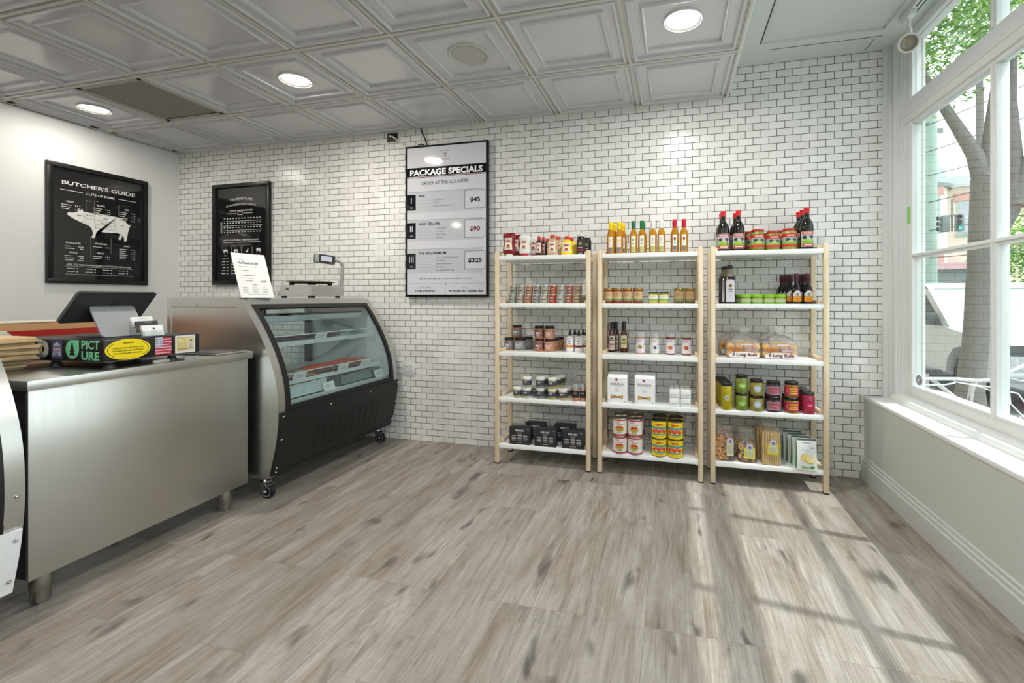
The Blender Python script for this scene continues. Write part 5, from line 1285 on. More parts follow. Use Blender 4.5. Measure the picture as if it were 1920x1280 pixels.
P('pasta1', 'pasta_box', -.371, 3.062, zz, 'white pasta box nearest the deli side on the fourth shelf', 'pasta box', 'white pasta boxes')
P('pasta2', 'pasta_box', -.186, 3.062, zz, 'white pasta box second from the deli side on the fourth shelf', 'pasta box', 'white pasta boxes')
b = MB(); b.box(-.033, .033, 0, .058, 0, .056, mat('#e9ebe9', .3, var=.02), .006, seg=3); pk = b.mesh('packet', 40)
b = MB(); mp = front(0, -.0004, 0); b.rect(mp, -.030, .028, .020, .024, 1, ink('#b9bdb9')); b.rect(mp, -.024, .02, .014, .016, 1, ink('#cfd2cf')); b.disc(plane_map((0, .03, .0563), (1, 0, 0), (0, 1, 0)), -.004, 0, .007, .006, 1, ink('#6f7572'), 10); define('packet', [('packet', pk), ('print', b.mesh('print', 0))])
for c_ in range(2):
    for l in range(2):
        for d_ in range(3): P('packet', 'white_packet', .010 + .0715*c_, 3.062 + .062*d_, zz + .0565*l, f'small white packet in the {("lower", "upper")[l]} layer, {("deli side", "window side")[c_]} column, {ORD[d_]} from the front', 'packet', 'small white packets on the fourth shelf')
zz = SZ[4]
def can_kind(kind, base, lidc, art, rimc):
    r, h = .050, .119; b = MB()
    b.lathe([(0, .002), (r - .003, .002), (r - .001, 0), (r, .002), (r, h - .002), (r - .001, h), (r - .003, h), (r - .004, h - .004), (0, h - .004)], mat(lidc, .3, .9, var=.05), 26); ps = [('tin', b.mesh('tin', 50))]
    b, mp = wrap_label(r, 2*PI*r, .005, h - .006, mat(base, .45, var=.02)); art(b, mp); ps.append(('label', b.mesh('label', 60))); define(kind, ps)
def tom(b, mp):
    for u in (-.04,):
        b.rect(mp, -.155, .155, .006, .014, 1, ink('#b01f3c'), 30); b.rect(mp, -.155, .155, .104, .112, 1, ink('#b01f3c'), 30)
        for k in (-1, 0, 1):
            o = k * .1047
            b.disc(mp, o, .050, .031, .022, 1, ink('#c9a23a'), 18); b.disc(mp, o, .054, .026, .014, 2, ink('#d98f4a'), 14); b.disc(mp, o, .060, .022, .009, 3, ink('#b8322a'), 12); b.disc(mp, o, .044, .02, .005, 3, ink('#7f9a4a'), 10)
            b.text(mp, 'Italian', o - .012, .090, .010, 1, ink('#8a2a3c'), w=.034, shear=.3); b.text(mp, 'Tomatoes', o + .006, .076, .011, 1, ink('#8a2a3c'), w=.05, shear=.3); b.rect(mp, o - .02, o + .02, .020, .026, 1, ink('#5f9a8a'), 6)
def cen(b, mp):
    for k in (-1, 0, 1):
        o = k * .1047
        b.text(mp, 'CENTO', o, .088, .014, 2, ink('#c2361f'), w=.052, bold=.06); b.rect(mp, o - .05, o + .05, .066, .080, 1, ink('#3f9aa0'), 10)
        for i in range(7): b.disc(mp, o - .036 + .012*i, .048 + .006*((i*5) % 3), .011, .011, 2, ink(('#c9303a', '#e06a5a', '#d8484a')[i % 3]), 10)
        b.rect(mp, o - .045, o + .045, .026, .036, 1, ink('#3f9a94'), 8); b.rect(mp, o - .03, o + .03, .016, .020, 1, ink('#c9862a'), 6)
can_kind('can_red', '#ded9d2', '#a9a08a', tom, '#b01f3c'); can_kind('can_yellow', '#ecd21a', '#5f5a48', cen, '#ecd21a')
for c_, x in enumerate((-.356, -.252)):
    for l in range(2):
        for d_ in range(2): P('can_red', 'tomato_can', x + .004*d_, 3.092 + .104*d_, zz + .120*l, f'white and red tomato can, {("lower", "upper")[l]} layer, {("front", "rear")[d_]} row, {("further from", "nearer")[c_]} the yellow cans', 'food can', 'white and red tomato cans on the bottom shelf', rz=R(4 - 8*c_))
for c_, x in enumerate((-.092, .016)):
    for l in range(2):
        for d_ in range(2): P('can_yellow', 'tomato_can', x + .003*d_, 3.094 + .104*d_, zz + .120*l, f'yellow tomato can, {("lower", "upper")[l]} layer, {("front", "rear")[d_]} row, {("further from", "nearer")[c_]} the window', 'food can', 'yellow tomato cans on the bottom shelf', rz=R(3 - 10*c_))

# ================================================================== window side rack
zz = SZ[0]
def val(b, mp, h=.108, w=.075):
    b.rect(mp, -w/2, w/2, .096, .114, 1, ink('#c22a2c'), 10); b.text(mp, 'PARTANNA', 0, .100, .010, 2, ink('#ecd9d6'), w=.058, bold=.04)
    b.rect(mp, -w/2, w/2, .038, .096, 1, ink('#b9c4c9'), 10); b.disc(mp, -.022, .078, .013, .012, 2, ink('#2c3a34'), 10); b.disc(mp, .020, .080, .014, .010, 2, ink('#3a4a44'), 10); b.rect(mp, -w/2, w/2, .038, .054, 2, ink('#7fae2c'), 10); b.disc(mp, -.010, .056, .024, .012, 2, ink('#9aba4a'), 12); b.rect(mp, .018, .024, .044, .078, 3, ink('#8a4a34'), 2); b.rect(mp, -.01, .01, .084, .087, 3, ink('#b8504a'), 3)
    b.rect(mp, -w/2, w/2, .020, .038, 2, ink('#c8302c'), 10); b.rect(mp, -.024, .024, .026, .032, 3, ink('#e2d2cf'), 6)
bottle_kind('olive_oil', [(0, 0), (.036, 0), (.0385, .005), (.0385, .150), (.034, .172), (.020, .196), (.0145, .206), (.014, .240), (0, .240)], mat('#15170f', .12, var=.1), [(0, .236), (.0165, .236), (.0165, .262), (.0175, .264), (.0175, .268), (.015, .270), (0, .270)], mat('#d3232a', .35), [(.0388, .092, .018, .116, mat('#c6cac4', .45), val)])
g = 'dark olive oil bottles with red caps on the top shelf'
P('olive_oil', 'olive_oil_bottle', .323, 3.139, zz, 'dark oil bottle with red cap, front, nearest the middle rack', 'oil bottle', g)
P('olive_oil', 'olive_oil_bottle', .418, 3.139, zz, 'dark oil bottle with red cap, front, second from the middle rack', 'oil bottle', g)
P('olive_oil', 'olive_oil_bottle', .322, 3.225, zz, 'dark oil bottle almost hidden behind the one nearest the middle rack', 'oil bottle', g)
for k in range(2): P('olive_oil', 'olive_oil_bottle', .412 + .006*k, 3.223 + .083*k - .005*k, zz, f'dark oil bottle, {("first", "second")[k]} behind the front one second from the middle rack', 'oil bottle', g)
P('olive_oil', 'olive_oil_bottle', .826, 3.139, zz, 'dark oil bottle with red cap, front, next to the rack post by the window', 'oil bottle', g)
for k in range(2): P('olive_oil', 'olive_oil_bottle', .822 - .002*k, 3.220 + .081*k, zz, f'dark oil bottle, {("first", "second")[k]} behind the front one by the window', 'oil bottle', g)
OLV = mat('#7d8f2c', .25, trans=.1, var=.5, scale=55, bump=.5)
def ol(h):
    def f(b, mp):
        b.rect(mp, -.065, .065, h*.60, h*.76, 1, ink('#c22c2a'), 14); b.text(mp, 'PARTANNA', .004, h*.64, .009, 2, ink('#e8cfca'), w=.052, bold=.04); b.rect(mp, -.06, .06, h*.28, h*.60, 1, ink('#9aa89a'), 14); b.disc(mp, -.018, h*.48, .014, h*.08, 2, ink('#2f423a'), 10); b.disc(mp, .022, h*.48, .014, h*.07, 2, ink('#3a5048'), 10); b.rect(mp, -.06, .06, h*.28, h*.38, 2, ink('#84b03a'), 14); b.disc(mp, 0, h*.40, .02, h*.06, 3, ink('#b4c47a'), 10); b.rect(mp, -.058, .058, h*.16, h*.28, 2, ink('#c8352e'), 14)
    return f
RL = mat('#b52a2e', .35)
jar_kind('olive_tall', .0435, .140, .014, OLV, RL, mat('#a9b09a', .45), .150, .022, .106, ol(.140), neck=.036)
jar_kind('olive_short', .0435, .126, .014, OLV, RL, mat('#a9b09a', .45), .150, .020, .096, ol(.126), neck=.036)
jar_kind('olive_pale', .0445, .139, .014, mat('#a39a4a', .25, trans=.1, var=.5, scale=55, bump=.5), RL, mat('#a9b09a', .45), .150, .022, .106, ol(.139), neck=.037)
g = 'olive jars with red lids on the top shelf'
P('olive_tall', 'olive_jar', .536, 3.144, zz, 'tall green olive jar with red lid, front row, nearest the oil pair', 'jar', g)
P('olive_short', 'olive_jar', .628, 3.144, zz, 'shorter green olive jar with red lid, front row, in the middle', 'jar', g)
P('olive_pale', 'olive_jar', .726, 3.145, zz, 'pale yellow green olive jar with red lid, front row, nearest the window', 'jar', g)
for k in range(2): P('olive_tall', 'olive_jar', .512 - .001*k, 3.236 + .09*k - .01*k, zz, f'olive jar with red lid, {("first", "second")[k]} behind the tall green one', 'jar', g)
P('olive_short', 'olive_jar', .622, 3.236, zz, 'olive jar with red lid behind the shorter green one', 'jar', g)
P('olive_pale', 'olive_jar', .716, 3.240, zz, 'olive jar with red lid behind the pale yellow green one', 'jar', g)
zz = SZ[1]
b = MB(); DK = mat('#231a1e', .1, var=.1); b.box(-.033, .033, -.031, .031, 0, .178, DK, .006, seg=3); jug = [('bottle', b.mesh('bottle', 40))]
b = MB(); b.lathe([(.030, .176), (.028, .186), (.017, .214), (.015, .222), (.015, .232)], mat('#a9a089', .1, trans=.5, var=.05), 20, caps=False); b.lathe([(0, .178), (.029, .178), (.026, .188), (0, .188)], DK, 16); jug.append(('shoulder', b.mesh('shoulder', 50)))
b = MB(); b.lathe([(.0165, .230), (.0175, .232), (.0175, .25), (.016, .252), (0, .252)], mat('#17171a', .35), 18, caps=False); jug.append(('cap', b.mesh('cap', 40)))
b = MB(); mp = front(0, -.0313, 0); pts = [(-.027, .012), (.027, .012), (.027, .145)] + [(.027*math.cos(R(a)), .145 + .014*math.sin(R(a))) for a in range(15, 180, 15)] + [(-.027, .145)]
b.poly(mp, pts, 0, mat('#c9c4cc', .45)); b.disc(mp, 0, .118, .011, .010, 1, ink('#8a7a3a'), 14); b.disc(mp, 0, .118, .006, .006, 2, ink('#4a3a2a'), 10); b.rect(mp, -.012, .012, .092, .098, 1, ink('#5a4a62')); b.rect(mp, -.010, .010, .080, .084, 1, ink('#7a6f80')); b.rect(mp, -.008, .008, .05, .052, 1, ink('#9a929f')); jug.append(('label', b.mesh('label', 0)))
define('jug', jug)
g = 'dark square vinegar bottles on the second shelf'
P('jug', 'vinegar_bottle', .364, 3.135, zz, 'dark square bottle with black cap and lilac label, in front', 'vinegar bottle', g)
for k in range(2): P('jug', 'vinegar_bottle', .345 - .004*k, 3.205 + .068*k, zz, f'dark square bottle, {("first", "second")[k]} behind the front one with lilac label', 'vinegar bottle', g)
jar_kind('pesto', .0335, .060, .016, mat('#7f9a2f', .2, trans=.1, var=.3, scale=60), mat('#8cc814', .35), mat('#c4c7ae', .45), .11, .010, .034, lambda b, mp: slit(b, mp, [(0, .026, .09, .005, '#8aa34a'), (.006, .018, .03, .004, '#8a8478'), (0, .008, .11, .006, '#7fae2c')]), neck=.0325)
g = 'small jars with bright green lids on the second shelf'
for i, x in enumerate((.462, .532, .602, .668)): P('pesto', 'pesto_jar', x, 3.134, zz, f'small jar with bright green lid, {ORD[i]} of the front four from the middle rack', 'jar', g)
for i, x in enumerate((.447, .517)): P('pesto', 'pesto_jar', x - .01, 3.21, zz, f'small jar with bright green lid in the rear row, {("first", "second")[i]} from the middle rack', 'jar', g)
def bal(b, mp): b.disc(mp, 0, .070, .020, .016, 1, ink('#c9c6c2'), 16); b.rect(mp, -.0285, .0285, .048, .070, 1, ink('#c9c6c2'), 6); b.disc(mp, 0, .058, .009, .008, 2, ink('#5a4a30'), 12); b.disc(mp, 0, .058, .005, .004, 3, ink('#c9b05a'), 8); b.rect(mp, -.0285, .0285, .014, .046, 2, ink('#d98f14'), 8); b.rect(mp, -.014, .014, .030, .034, 3, ink('#8a4f14'), 3); b.rect(mp, -.01, .01, .02, .023, 3, ink('#8a4f14'), 3)
bottle_kind('balsamic', [(0, 0), (.027, 0), (.0285, .004), (.0285, .082), (.024, .104), (.0135, .124), (.012, .150), (0, .150)], mat('#151312', .1, var=.1), [(0, .138), (.0145, .138), (.014, .152), (.0155, .154), (.0155, .190), (.014, .193), (0, .193)], mat('#4a1f2e', .4), [(.0288, .057, .013, .047, mat('#d98f14', .45), bal)])
g = 'dark vinegar bottles with orange labels on the second shelf'
P('balsamic', 'vinegar_bottle', .764, 3.13, zz, 'orange label vinegar bottle with maroon cap, front one next to the green lids', 'vinegar bottle', g)
P('balsamic', 'vinegar_bottle', .830, 3.13, zz, 'orange label vinegar bottle with maroon cap, front one next to the rack post', 'vinegar bottle', g)
for k in range(3): P('balsamic', 'vinegar_bottle', .742 - .012*k, 3.191 + .060*k, zz, f'orange label vinegar bottle, {ORD[k]} behind the front one next to the green lids', 'vinegar bottle', g)
for k in range(3): P('balsamic', 'vinegar_bottle', .822 - .006*k, 3.191 + .060*k, zz, f'orange label vinegar bottle, {ORD[k]} behind the front one next to the rack post', 'vinegar bottle', g)
# ---- bags of long rolls
zz = SZ[2]
BUN = mat('#eab765', .5, var=.14, scale=14); BUNP = mat('#ecd3a0', .6, var=.08)
FILM = plastic_film('clear_bread_bag', '#ffffff', .20)
def bun_bag(kind, W=.212, D=.11, H=.098):
    ps = []; r_ = random.Random(5)
    for l in range(2):
        for i in range(4):
            b = MB(); x = -W/2 + W*(i + .5)/4; y = 0; h = .046
            prof = [(0, -.052), (.016, -.050), (.024, -.038), (.0265, 0), (.024, .038), (.016, .050), (0, .052)]
            b.lathe(prof, BUN, 14, mtx=Matrix.Translation((x, y, .004 + h*.5 + l*h*.96)) @ Matrix.Rotation(PI/2, 4, 'X') @ Matrix.Diagonal((.98, .92, 1, 1)))
            ps.append(('roll', b.mesh('roll', 60)))
    b = MB(); n = 26; rings = []
    for j, (zf, sc, tw) in enumerate(((.0, .93, 0), (.03, 1.03, 0), (.25, 1.06, 0), (.6, 1.05, 0), (.95, 1.0, 0), (1.12, .86, .3), (1.28, .66, .6), (1.42, .42, .9), (1.52, .16, 1.1), (1.62, .20, 1.2), (1.80, .34, 1.3), (1.95, .42, 1.4))):
        ring = []
        for i in range(n):
            a = 2*PI*i/n; cx_, sx_ = math.cos(a), math.sin(a); sg = lambda v: math.copysign(abs(v)**.55, v)
            wob = 1 + (.10 if j > 4 else .03) * r_.uniform(-1, 1)
            ring.append(b.bm.verts.new((sg(cx_)*W/2*1.0*sc*wob + (.012 if j > 7 else 0), sg(sx_)*D/2*1.04*sc*wob + .03*max(0, zf - 1), H*zf + .002 + (.01*r_.uniform(-1, 1) if j > 4 else 0))))
        rings.append(ring)
    k = b.mi(FILM)
    for a, c in zip(rings, rings[1:]):
        for i in range(n): b.bm.faces.new((a[i], a[(i+1) % n], c[(i+1) % n], c[i])).material_index = k
    b.bm.faces.new(rings[0][::-1]).material_index = k; ps.append(('bag', b.mesh('bag', 20)))
    b = MB(); mp = front(0, -D/2*1.12 - .001, 0)
    wl = ink('#e6e2dc')
    b.poly(mp, [(-.088, .004), (.088, .004), (.094, .020), (.080, .034), (.03, .040), (-.05, .040), (-.094, .026)], 1, wl)
    b.text(mp, "Martin's", -.048, .046, .026, 2, ink('#c9741a'), w=.075, bold=.035); b.text(mp, '8 Long Rolls', .004, .014, .019, 2, ink('#6a2a3e'), w=.15, bold=.04, shear=.15)
    b.rect(mp, .01, .07, .050, .056, 1, ink('#d8c6cc')); b.rect(mp, .02, .075, .060, .064, 1, ink('#c98a9a')); b.rect(mp, -.02, .05, .042, .045, 2, ink('#d9a04a')); b.rect(mp, -.02, .05, .084, .094, 1, ink('#e2d6da')); b.rect(mp, -.04, .03, .097, .102, 1, ink('#e0a83a')); ps.append(('print', b.mesh('print', 0))); define(kind, ps)
bun_bag('buns')
g = 'clear bags of long rolls on the third shelf'
P('buns', 'bag_of_rolls', .446, 3.156, zz, 'clear printed bag of long rolls in front, nearer the middle rack', 'bag of rolls', g)
P('buns', 'bag_of_rolls', .664, 3.156, zz, 'clear printed bag of long rolls in front, nearer the window', 'bag of rolls', g)
P('buns', 'bag_of_rolls', .418, 3.272, zz + .012, 'clear bag of long rolls standing behind, nearer the middle rack', 'bag of rolls', g, rz=R(-6), tilt=(0, R(-2)))
P('buns', 'bag_of_rolls', .640, 3.272, zz + .004, 'clear bag of long rolls standing behind, nearer the window', 'bag of rolls', g, rz=R(5), tilt=(0, R(1)))
# ---- jars of pickles
zz = SZ[3]; BL = mat('#1b1c1d', .35)
def badge(c, w=.030, h=.024, t='#e3e6dc', zc=.05):
    def f(b, mp): b.disc(mp, 0, zc, w/2, h/2, 1, ink(c), 14); b.rect(mp, -w*.28, w*.28, zc + .002, zc + .006, 2, ink(t), 3); b.rect(mp, -w*.2, w*.2, zc - .006, zc - .003, 2, ink(t), 3)
    return f
def plain(kind, r, h, gl, art, lab=None, lw=0, l0=0, l1=0, neck=None, lid=BL, lh=.016):
    jar_kind(kind, r, h, lh, gl, lid, lab, lw, l0, l1, art, neck)
def bare(kind, r, h, gl, art, lid=BL, neck=None):
    jar_kind(kind, r, h, .016, gl, lid, None, 0, 0, 0, None, neck)
    b = MB(); art(b, cyl_map(r + .0003)); LIB[kind].append(('label', b.mesh('label', 60)))
bare('peppers', .0365, .170, mat('#b0a016', .2, trans=.1, var=.45, scale=50, bump=.5), badge('#b9b9a0', .034, .040, '#6f6f52', .078))
bare('pickle_g', .0375, .112, mat('#7f8a3a', .2, trans=.1, var=.5, scale=50, bump=.5), badge('#7fae3a', .052, .036, '#dfe8c9', .046))
bare('pickle_b', .0415, .099, mat('#a08f3a', .2, trans=.1, var=.55, scale=45, bump=.5), badge('#a8bdcf', .046, .046, '#dfe8ef', .044))
jar_kind('jam_m', .0425, .096, .017, mat('#4a2436', .2, var=.2), BL, mat('#8d868e', .45), .12, .014, .066, lambda b, mp: slit(b, mp, [(0, .024, .075, .034, '#a8485a'), (0, .048, .05, .005, '#c98a96'), (0, .038, .06, .004, '#c98a96'), (0, .030, .04, .004, '#c98a96')]))
jar_kind('jam_y', .0430, .097, .017, mat('#8a6a1f', .2, var=.3, scale=60), BL, mat('#a82f52', .45), .14, .012, .068, lambda b, mp: slit(b, mp, [(.004, .050, .055, .010, '#d99a2a'), (.004, .036, .05, .009, '#d9a22a'), (.004, .022, .056, .009, '#e0b23a'), (-.034, .03, .006, .024, '#d98a2a')]))
bare('pickle_r', .036, .133, mat('#a8334a', .2, trans=.1, var=.35, scale=50, bump=.5), badge('#b8124a', .050, .052, '#e6c9d2', .056), lid=mat('#2c2f30', .35))
s_ = ', fourth shelf, window side'; g = 'pickle and jam jars on the fourth shelf of the window side rack'
P('peppers', 'pepper_jar', .338, 3.084, zz, 'tall jar of yellow peppers with black lid, front of its row' + s_, 'jar', g)
for k in range(3): P('peppers', 'pepper_jar', .333 - .006*k, 3.161 + .0745*k, zz, f'tall jar of yellow peppers, {ORD[k]} behind the front one' + s_, 'jar', g)
for kd, nm, x, d in (('pickle_g', 'green pickle jar', .430, .098), ('pickle_b', 'pale blue badge olive jar', .521, .089), ('jam_m', 'maroon jam jar', .621, .080), ('jam_y', 'red and yellow label jar', .727, .071)):
    y = 3.050 + {'pickle_g': .0375, 'pickle_b': .0415, 'jam_m': .0425, 'jam_y': .043}[kd]; h = {'pickle_g': .1125, 'pickle_b': .0995, 'jam_m': .0965, 'jam_y': .0975}[kd]
    for l in (0, 1): P(kd, 'preserve_jar', x, y + .004*l, zz + h*l, f'{nm} with black lid, {("lower", "upper")[l]} one in front' + s_, 'jar', g)
    P(kd, 'preserve_jar', x + .004, y + .092, zz, f'{nm} with black lid behind the stack' + s_, 'jar', g)
P('pickle_r', 'pickle_jar', .822, 3.088, zz, 'jar of pink pickles with dark lid, front of its row' + s_, 'jar', g)
for k in range(2): P('pickle_r', 'pickle_jar', .818 - .002*k, 3.164 + .075*k, zz, f'jar of pink pickles, {ORD[k]} behind the front one' + s_, 'jar', g)
# ---- bags of biscuits
zz = SZ[4]
TF = plastic_film('clear_cellophane', '#fbf8f2', .05)
def snack_bag(kind, W, D, H, HT, filler, lab_u, badge_v, lab, lw, lh, seed):
    ps = []; r_ = random.Random(seed)
    ps += filler(W, D, H, r_)
    b = MB(); n = 24; rings = []
    for j, (z, sw, sd) in enumerate(((0, .92, .92), (.012, 1.02, 1.02), (H*.5, 1.04, 1.08), (H*.95, 1.0, .95), (H + (HT-H)*.35, .86, .55), (H + (HT-H)*.7, .80, .28), (HT, .90, .22))):
        ring = []
        for i in range(n):
            a = 2*PI*i/n; sg = lambda v: math.copysign(abs(v)**.5, v); wb = 1 + (.07 if j > 3 else .025)*r_.uniform(-1, 1)
            ring.append(b.bm.verts.new((sg(math.cos(a))*W/2*sw*wb, sg(math.sin(a))*D/2*sd*wb, z + (.006*r_.uniform(-1, 1) if j > 3 else 0))))
        rings.append(ring)
    k = b.mi(TF)
    for a, c in zip(rings, rings[1:]):
        for i in range(n): b.bm.faces.new((a[i], a[(i+1) % n], c[(i+1) % n], c[i])).material_index = k
    b.bm.faces.new(rings[0][::-1]).material_index = k; ps.append(('bag', b.mesh('bag', 20)))
    b = MB(); mp = front(lab_u, -D/2*1.12 - .001, 0)
    b.rect(mp, -lw/2, lw/2, badge_v - lh - .012, badge_v - .005, 1, ink(lab)); b.rect(mp, -lw*.36, lw*.36, badge_v - lh, badge_v - .02, 2, ink('#c9cdb4'))
    for i in range(4): b.rect(mp, -lw*.3 + i*lw*.17, -lw*.22 + i*lw*.17, badge_v - lh + .004, badge_v - .028, 3, ink('#a8b58a'))
    b.disc(mp, 0, badge_v, .021, .021, 4, ink('#d8d5dc'), 20); b.ring(mp, 0, badge_v, .018, .018, .002, 5, ink('#8f8aa8'), n=16); b.disc(mp, .001, badge_v - .002, .010, .011, 5, ink('#6f6a8f'), 9); ps.append(('label', b.mesh('label', 0))); define(kind, ps)
def rings_fill(col, rr_):
    m = mat(col, .55, var=.15, scale=30); m2 = mat('#c98a4a', .55, var=.15, scale=30)
    def f(W, D, H, r_):
        out = []
        for i in range(70):
            b = MB(); c = Vector((r_.uniform(-W/2 + rr_, W/2 - rr_), r_.uniform(-D/2 + rr_*.7, D/2 - rr_*.4), .012 + (H - .02) * (i / 70))); rm = Euler((r_.uniform(-1.3, 1.3), r_.uniform(-1.3, 1.3), r_.uniform(0, 3))).to_matrix()
            b.tube([c + rm @ Vector((rr_*math.cos(a), rr_*.85*math.sin(a), 0)) for a in [2*PI*q/10 for q in range(10)]], rr_*.36, (m, m2)[i % 3 == 0], 6, closed=True); out.append(('biscuit', b.mesh('biscuit', 60)))
        return out
    return f
def sticks_fill(W, D, H, r_):
    m = mat('#d8b878', .55, var=.12, scale=30); out = []
    for i in range(22):
        b = MB(); x = -W/2 + .012 + (W - .024)*((i % 8) / 7); y = -D/2 + .012 + (D - .024)*((i // 8) / 2); dx = r_.uniform(-.006, .006)
        b.tube([(x + dx*q, y, .004 + (H - .006)*q) for q in [k/6 for k in range(7)]], [.0068 + .0014*math.sin(k*1.9 + i) for k in range(7)], m, 7); out.append(('breadstick', b.mesh('breadstick', 60)))
    return out
snack_bag('taralli', .122, .075, .150, .225, rings_fill('#e0a862', .0155), .030, .135, '#cfd3bd', .042, .085, 11)
snack_bag('ringlets', .112, .070, .118, .215, rings_fill('#d9bd84', .0125), .012, .104, '#d6c93a', .064, .062, 12)
snack_bag('grissini', .118, .080, .205, .255, sticks_fill, .005, .146, '#d8c41f', .066, .062, 13)
g = 'clear bags of biscuits on the bottom shelf'; s_ = ', bottom shelf, window side'
P('taralli', 'biscuit_bag', .328, 3.112, zz, 'clear bag of large ring biscuits in front' + s_, 'biscuit bag', g)
P('taralli', 'biscuit_bag', .322, 3.215, zz, 'clear bag of large ring biscuits standing behind another' + s_, 'biscuit bag', g)
P('ringlets', 'biscuit_bag', .464, 3.108, zz, 'clear bag of small ring biscuits with yellow label in front' + s_, 'biscuit bag', g)
P('ringlets', 'biscuit_bag', .452, 3.205, zz, 'clear bag of small ring biscuits standing behind another' + s_, 'biscuit bag', g)
P('grissini', 'breadstick_bag', .606, 3.098, zz, 'clear bag of breadsticks with round badge in front' + s_, 'breadstick bag', g)
P('grissini', 'breadstick_bag', .592, 3.200, zz, 'clear bag of breadsticks standing behind another' + s_, 'breadstick bag', g)
b = MB(); SV = mat('#dde0e0', .3, var=.03, bump=.15, scale=16); GN = mat('#2f8a36', .35, var=.08)
W, H = .114, .188
def pouch(z): q = min(1, max(0, z/H)); return .026*(1 - q)**.7 + .0012
n = 12; ringsf = [];
Lr = []
for j in range(n + 1):
    z = H*j/n; d = pouch(z); w = W/2*(1 - .05*math.sin(PI*j/n)); Lr.append([b.bm.verts.new(p) for p in ((-w, -d, z), (w, -d, z), (w, d, z), (-w, d, z))])
for a, c in zip(Lr, Lr[1:]):
    for i in range(4): b.bm.faces.new((a[i], a[(i+1) % 4], c[(i+1) % 4], c[i])).material_index = b.mi((SV, GN, GN, GN)[i])
b.bm.faces.new(Lr[0][::-1]); b.bm.faces.new(Lr[-1]); ps = [('pouch', b.mesh('pouch', 30))]
b = MB()
mp = lambda u, v, l: Vector((u, -pouch(v) - .0004 - l, v))
def strip(u0, u1, v0, v1, l, c, nn=6):
    for i in range(nn): b.rect(mp, u0, u1, v0 + (v1-v0)*i/nn, v0 + (v1-v0)*(i+1)/nn, l, ink(c))
strip(-.055, .055, .176, .187, 1, '#4a5a4f', 2); strip(-.02, .02, .160, .164, 1, '#8a9288', 1)
for (u, v, a_, b2, c, l) in ((-.016, .072, .018, .022, '#cf8a2c', 1), (-.006, .070, .026, .024, '#e9d487', 2), (.016, .060, .028, .022, '#d9b04a', 3), (.018, .064, .026, .021, '#eee0a0', 4)): b.disc(mp, u, v, a_, b2, l, ink(c), 18)
strip(.016, .040, .130, .136, 1, '#9aa0a0', 1); strip(-.03, .02, .118, .121, 1, '#b9bebe', 1); strip(-.03, .03, .008, .022, 1, '#9aae8a', 2); b.disc(mp, .03, .018, .012, .010, 2, ink('#4a8a3a'), 10); b.disc(mp, -.02, .016, .014, .007, 2, ink('#7fae6a'), 10); ps.append(('print', b.mesh('print', 0))); define('chips', ps)
g = 'green and silver snack pouches on the bottom shelf'
for k in range(4): P('chips', 'snack_pouch', .802 - .014*k, 3.056 + .056*k + .005, zz, f'silver and green snack pouch, {("front one", "second", "third", "last")[k]} of the row on the bottom shelf', 'snack pouch', g)
P('chips', 'snack_pouch', .838, 3.30 - .175, zz, 'green snack pouch half hidden at the rack post by the window', 'snack pouch', g, rz=R(-35)) if False else None
# ------------------------------------------------------------------ the street outside
GZ = -.38
b = MB(); b.box(WX + .12, 4.45, -12, 60, GZ - .1, GZ, mat('#a9a6a0', .8, var=.08, scale=6)); b.build('sidewalk', kind='structure')
b = MB(); b.box(4.45, 14, -12, 60, GZ - .25, GZ - .14, mat('#7d7d7e', .85, var=.08, scale=4)); b.box(14, 60, -12, 60, GZ - .2, GZ - .02, mat('#a5a39c', .8, var=.08)); b.build('road', kind='structure')
# street tree
rt = random.Random(21)
BARK = mat('#77736e', .85, var=.25, scale=22, bump=.6)
t = thing('street_tree', 'forked grey street tree on the sidewalk outside the shop window', 'tree', (3.87, 7.19, GZ))
b = MB()
trunk = [(0, 0, -.05), (.02, 0, .35), (.09, .01, 1.0), (.16, .03, 2.0), (.22, .05, 2.7), (.28, .08, 3.2)]
b.tube(trunk, [.22, .155, .140, .145, .165, .19], BARK, 14); b.build('trunk', t, smooth=60)
br = [[(.24, .07, 3.0), (.12, .08, 3.55), (-.06, .12, 3.95), (-.35, .2, 4.6), (-.7, .3, 5.5)], [(.27, .08, 3.05), (.30, .1, 3.7), (.42, .15, 4.6), (.45, .3, 5.6)],
      [(.28, .05, 2.35), (.48, .0, 2.75), (.68, -.03, 3.45), (.90, -.05, 4.15), (1.15, .05, 5.2)], [(.50, .0, 2.8), (.56, .08, 3.5), (.60, .2, 4.3), (.7, .3, 5.2)], [(-.3, .2, 4.5), (-.9, .1, 4.9), (-1.5, .2, 5.2)], [(.9, 0, 4.1), (1.6, -.2, 4.5), (2.2, -.2, 5.0)]]
for p in br:
    b = MB(); n = len(p); b.tube(p, [.115 - .085*i/(n - 1) if n > 3 else .05 - .018*i for i in range(n)], BARK, 10); b.build('branch', t, smooth=60)
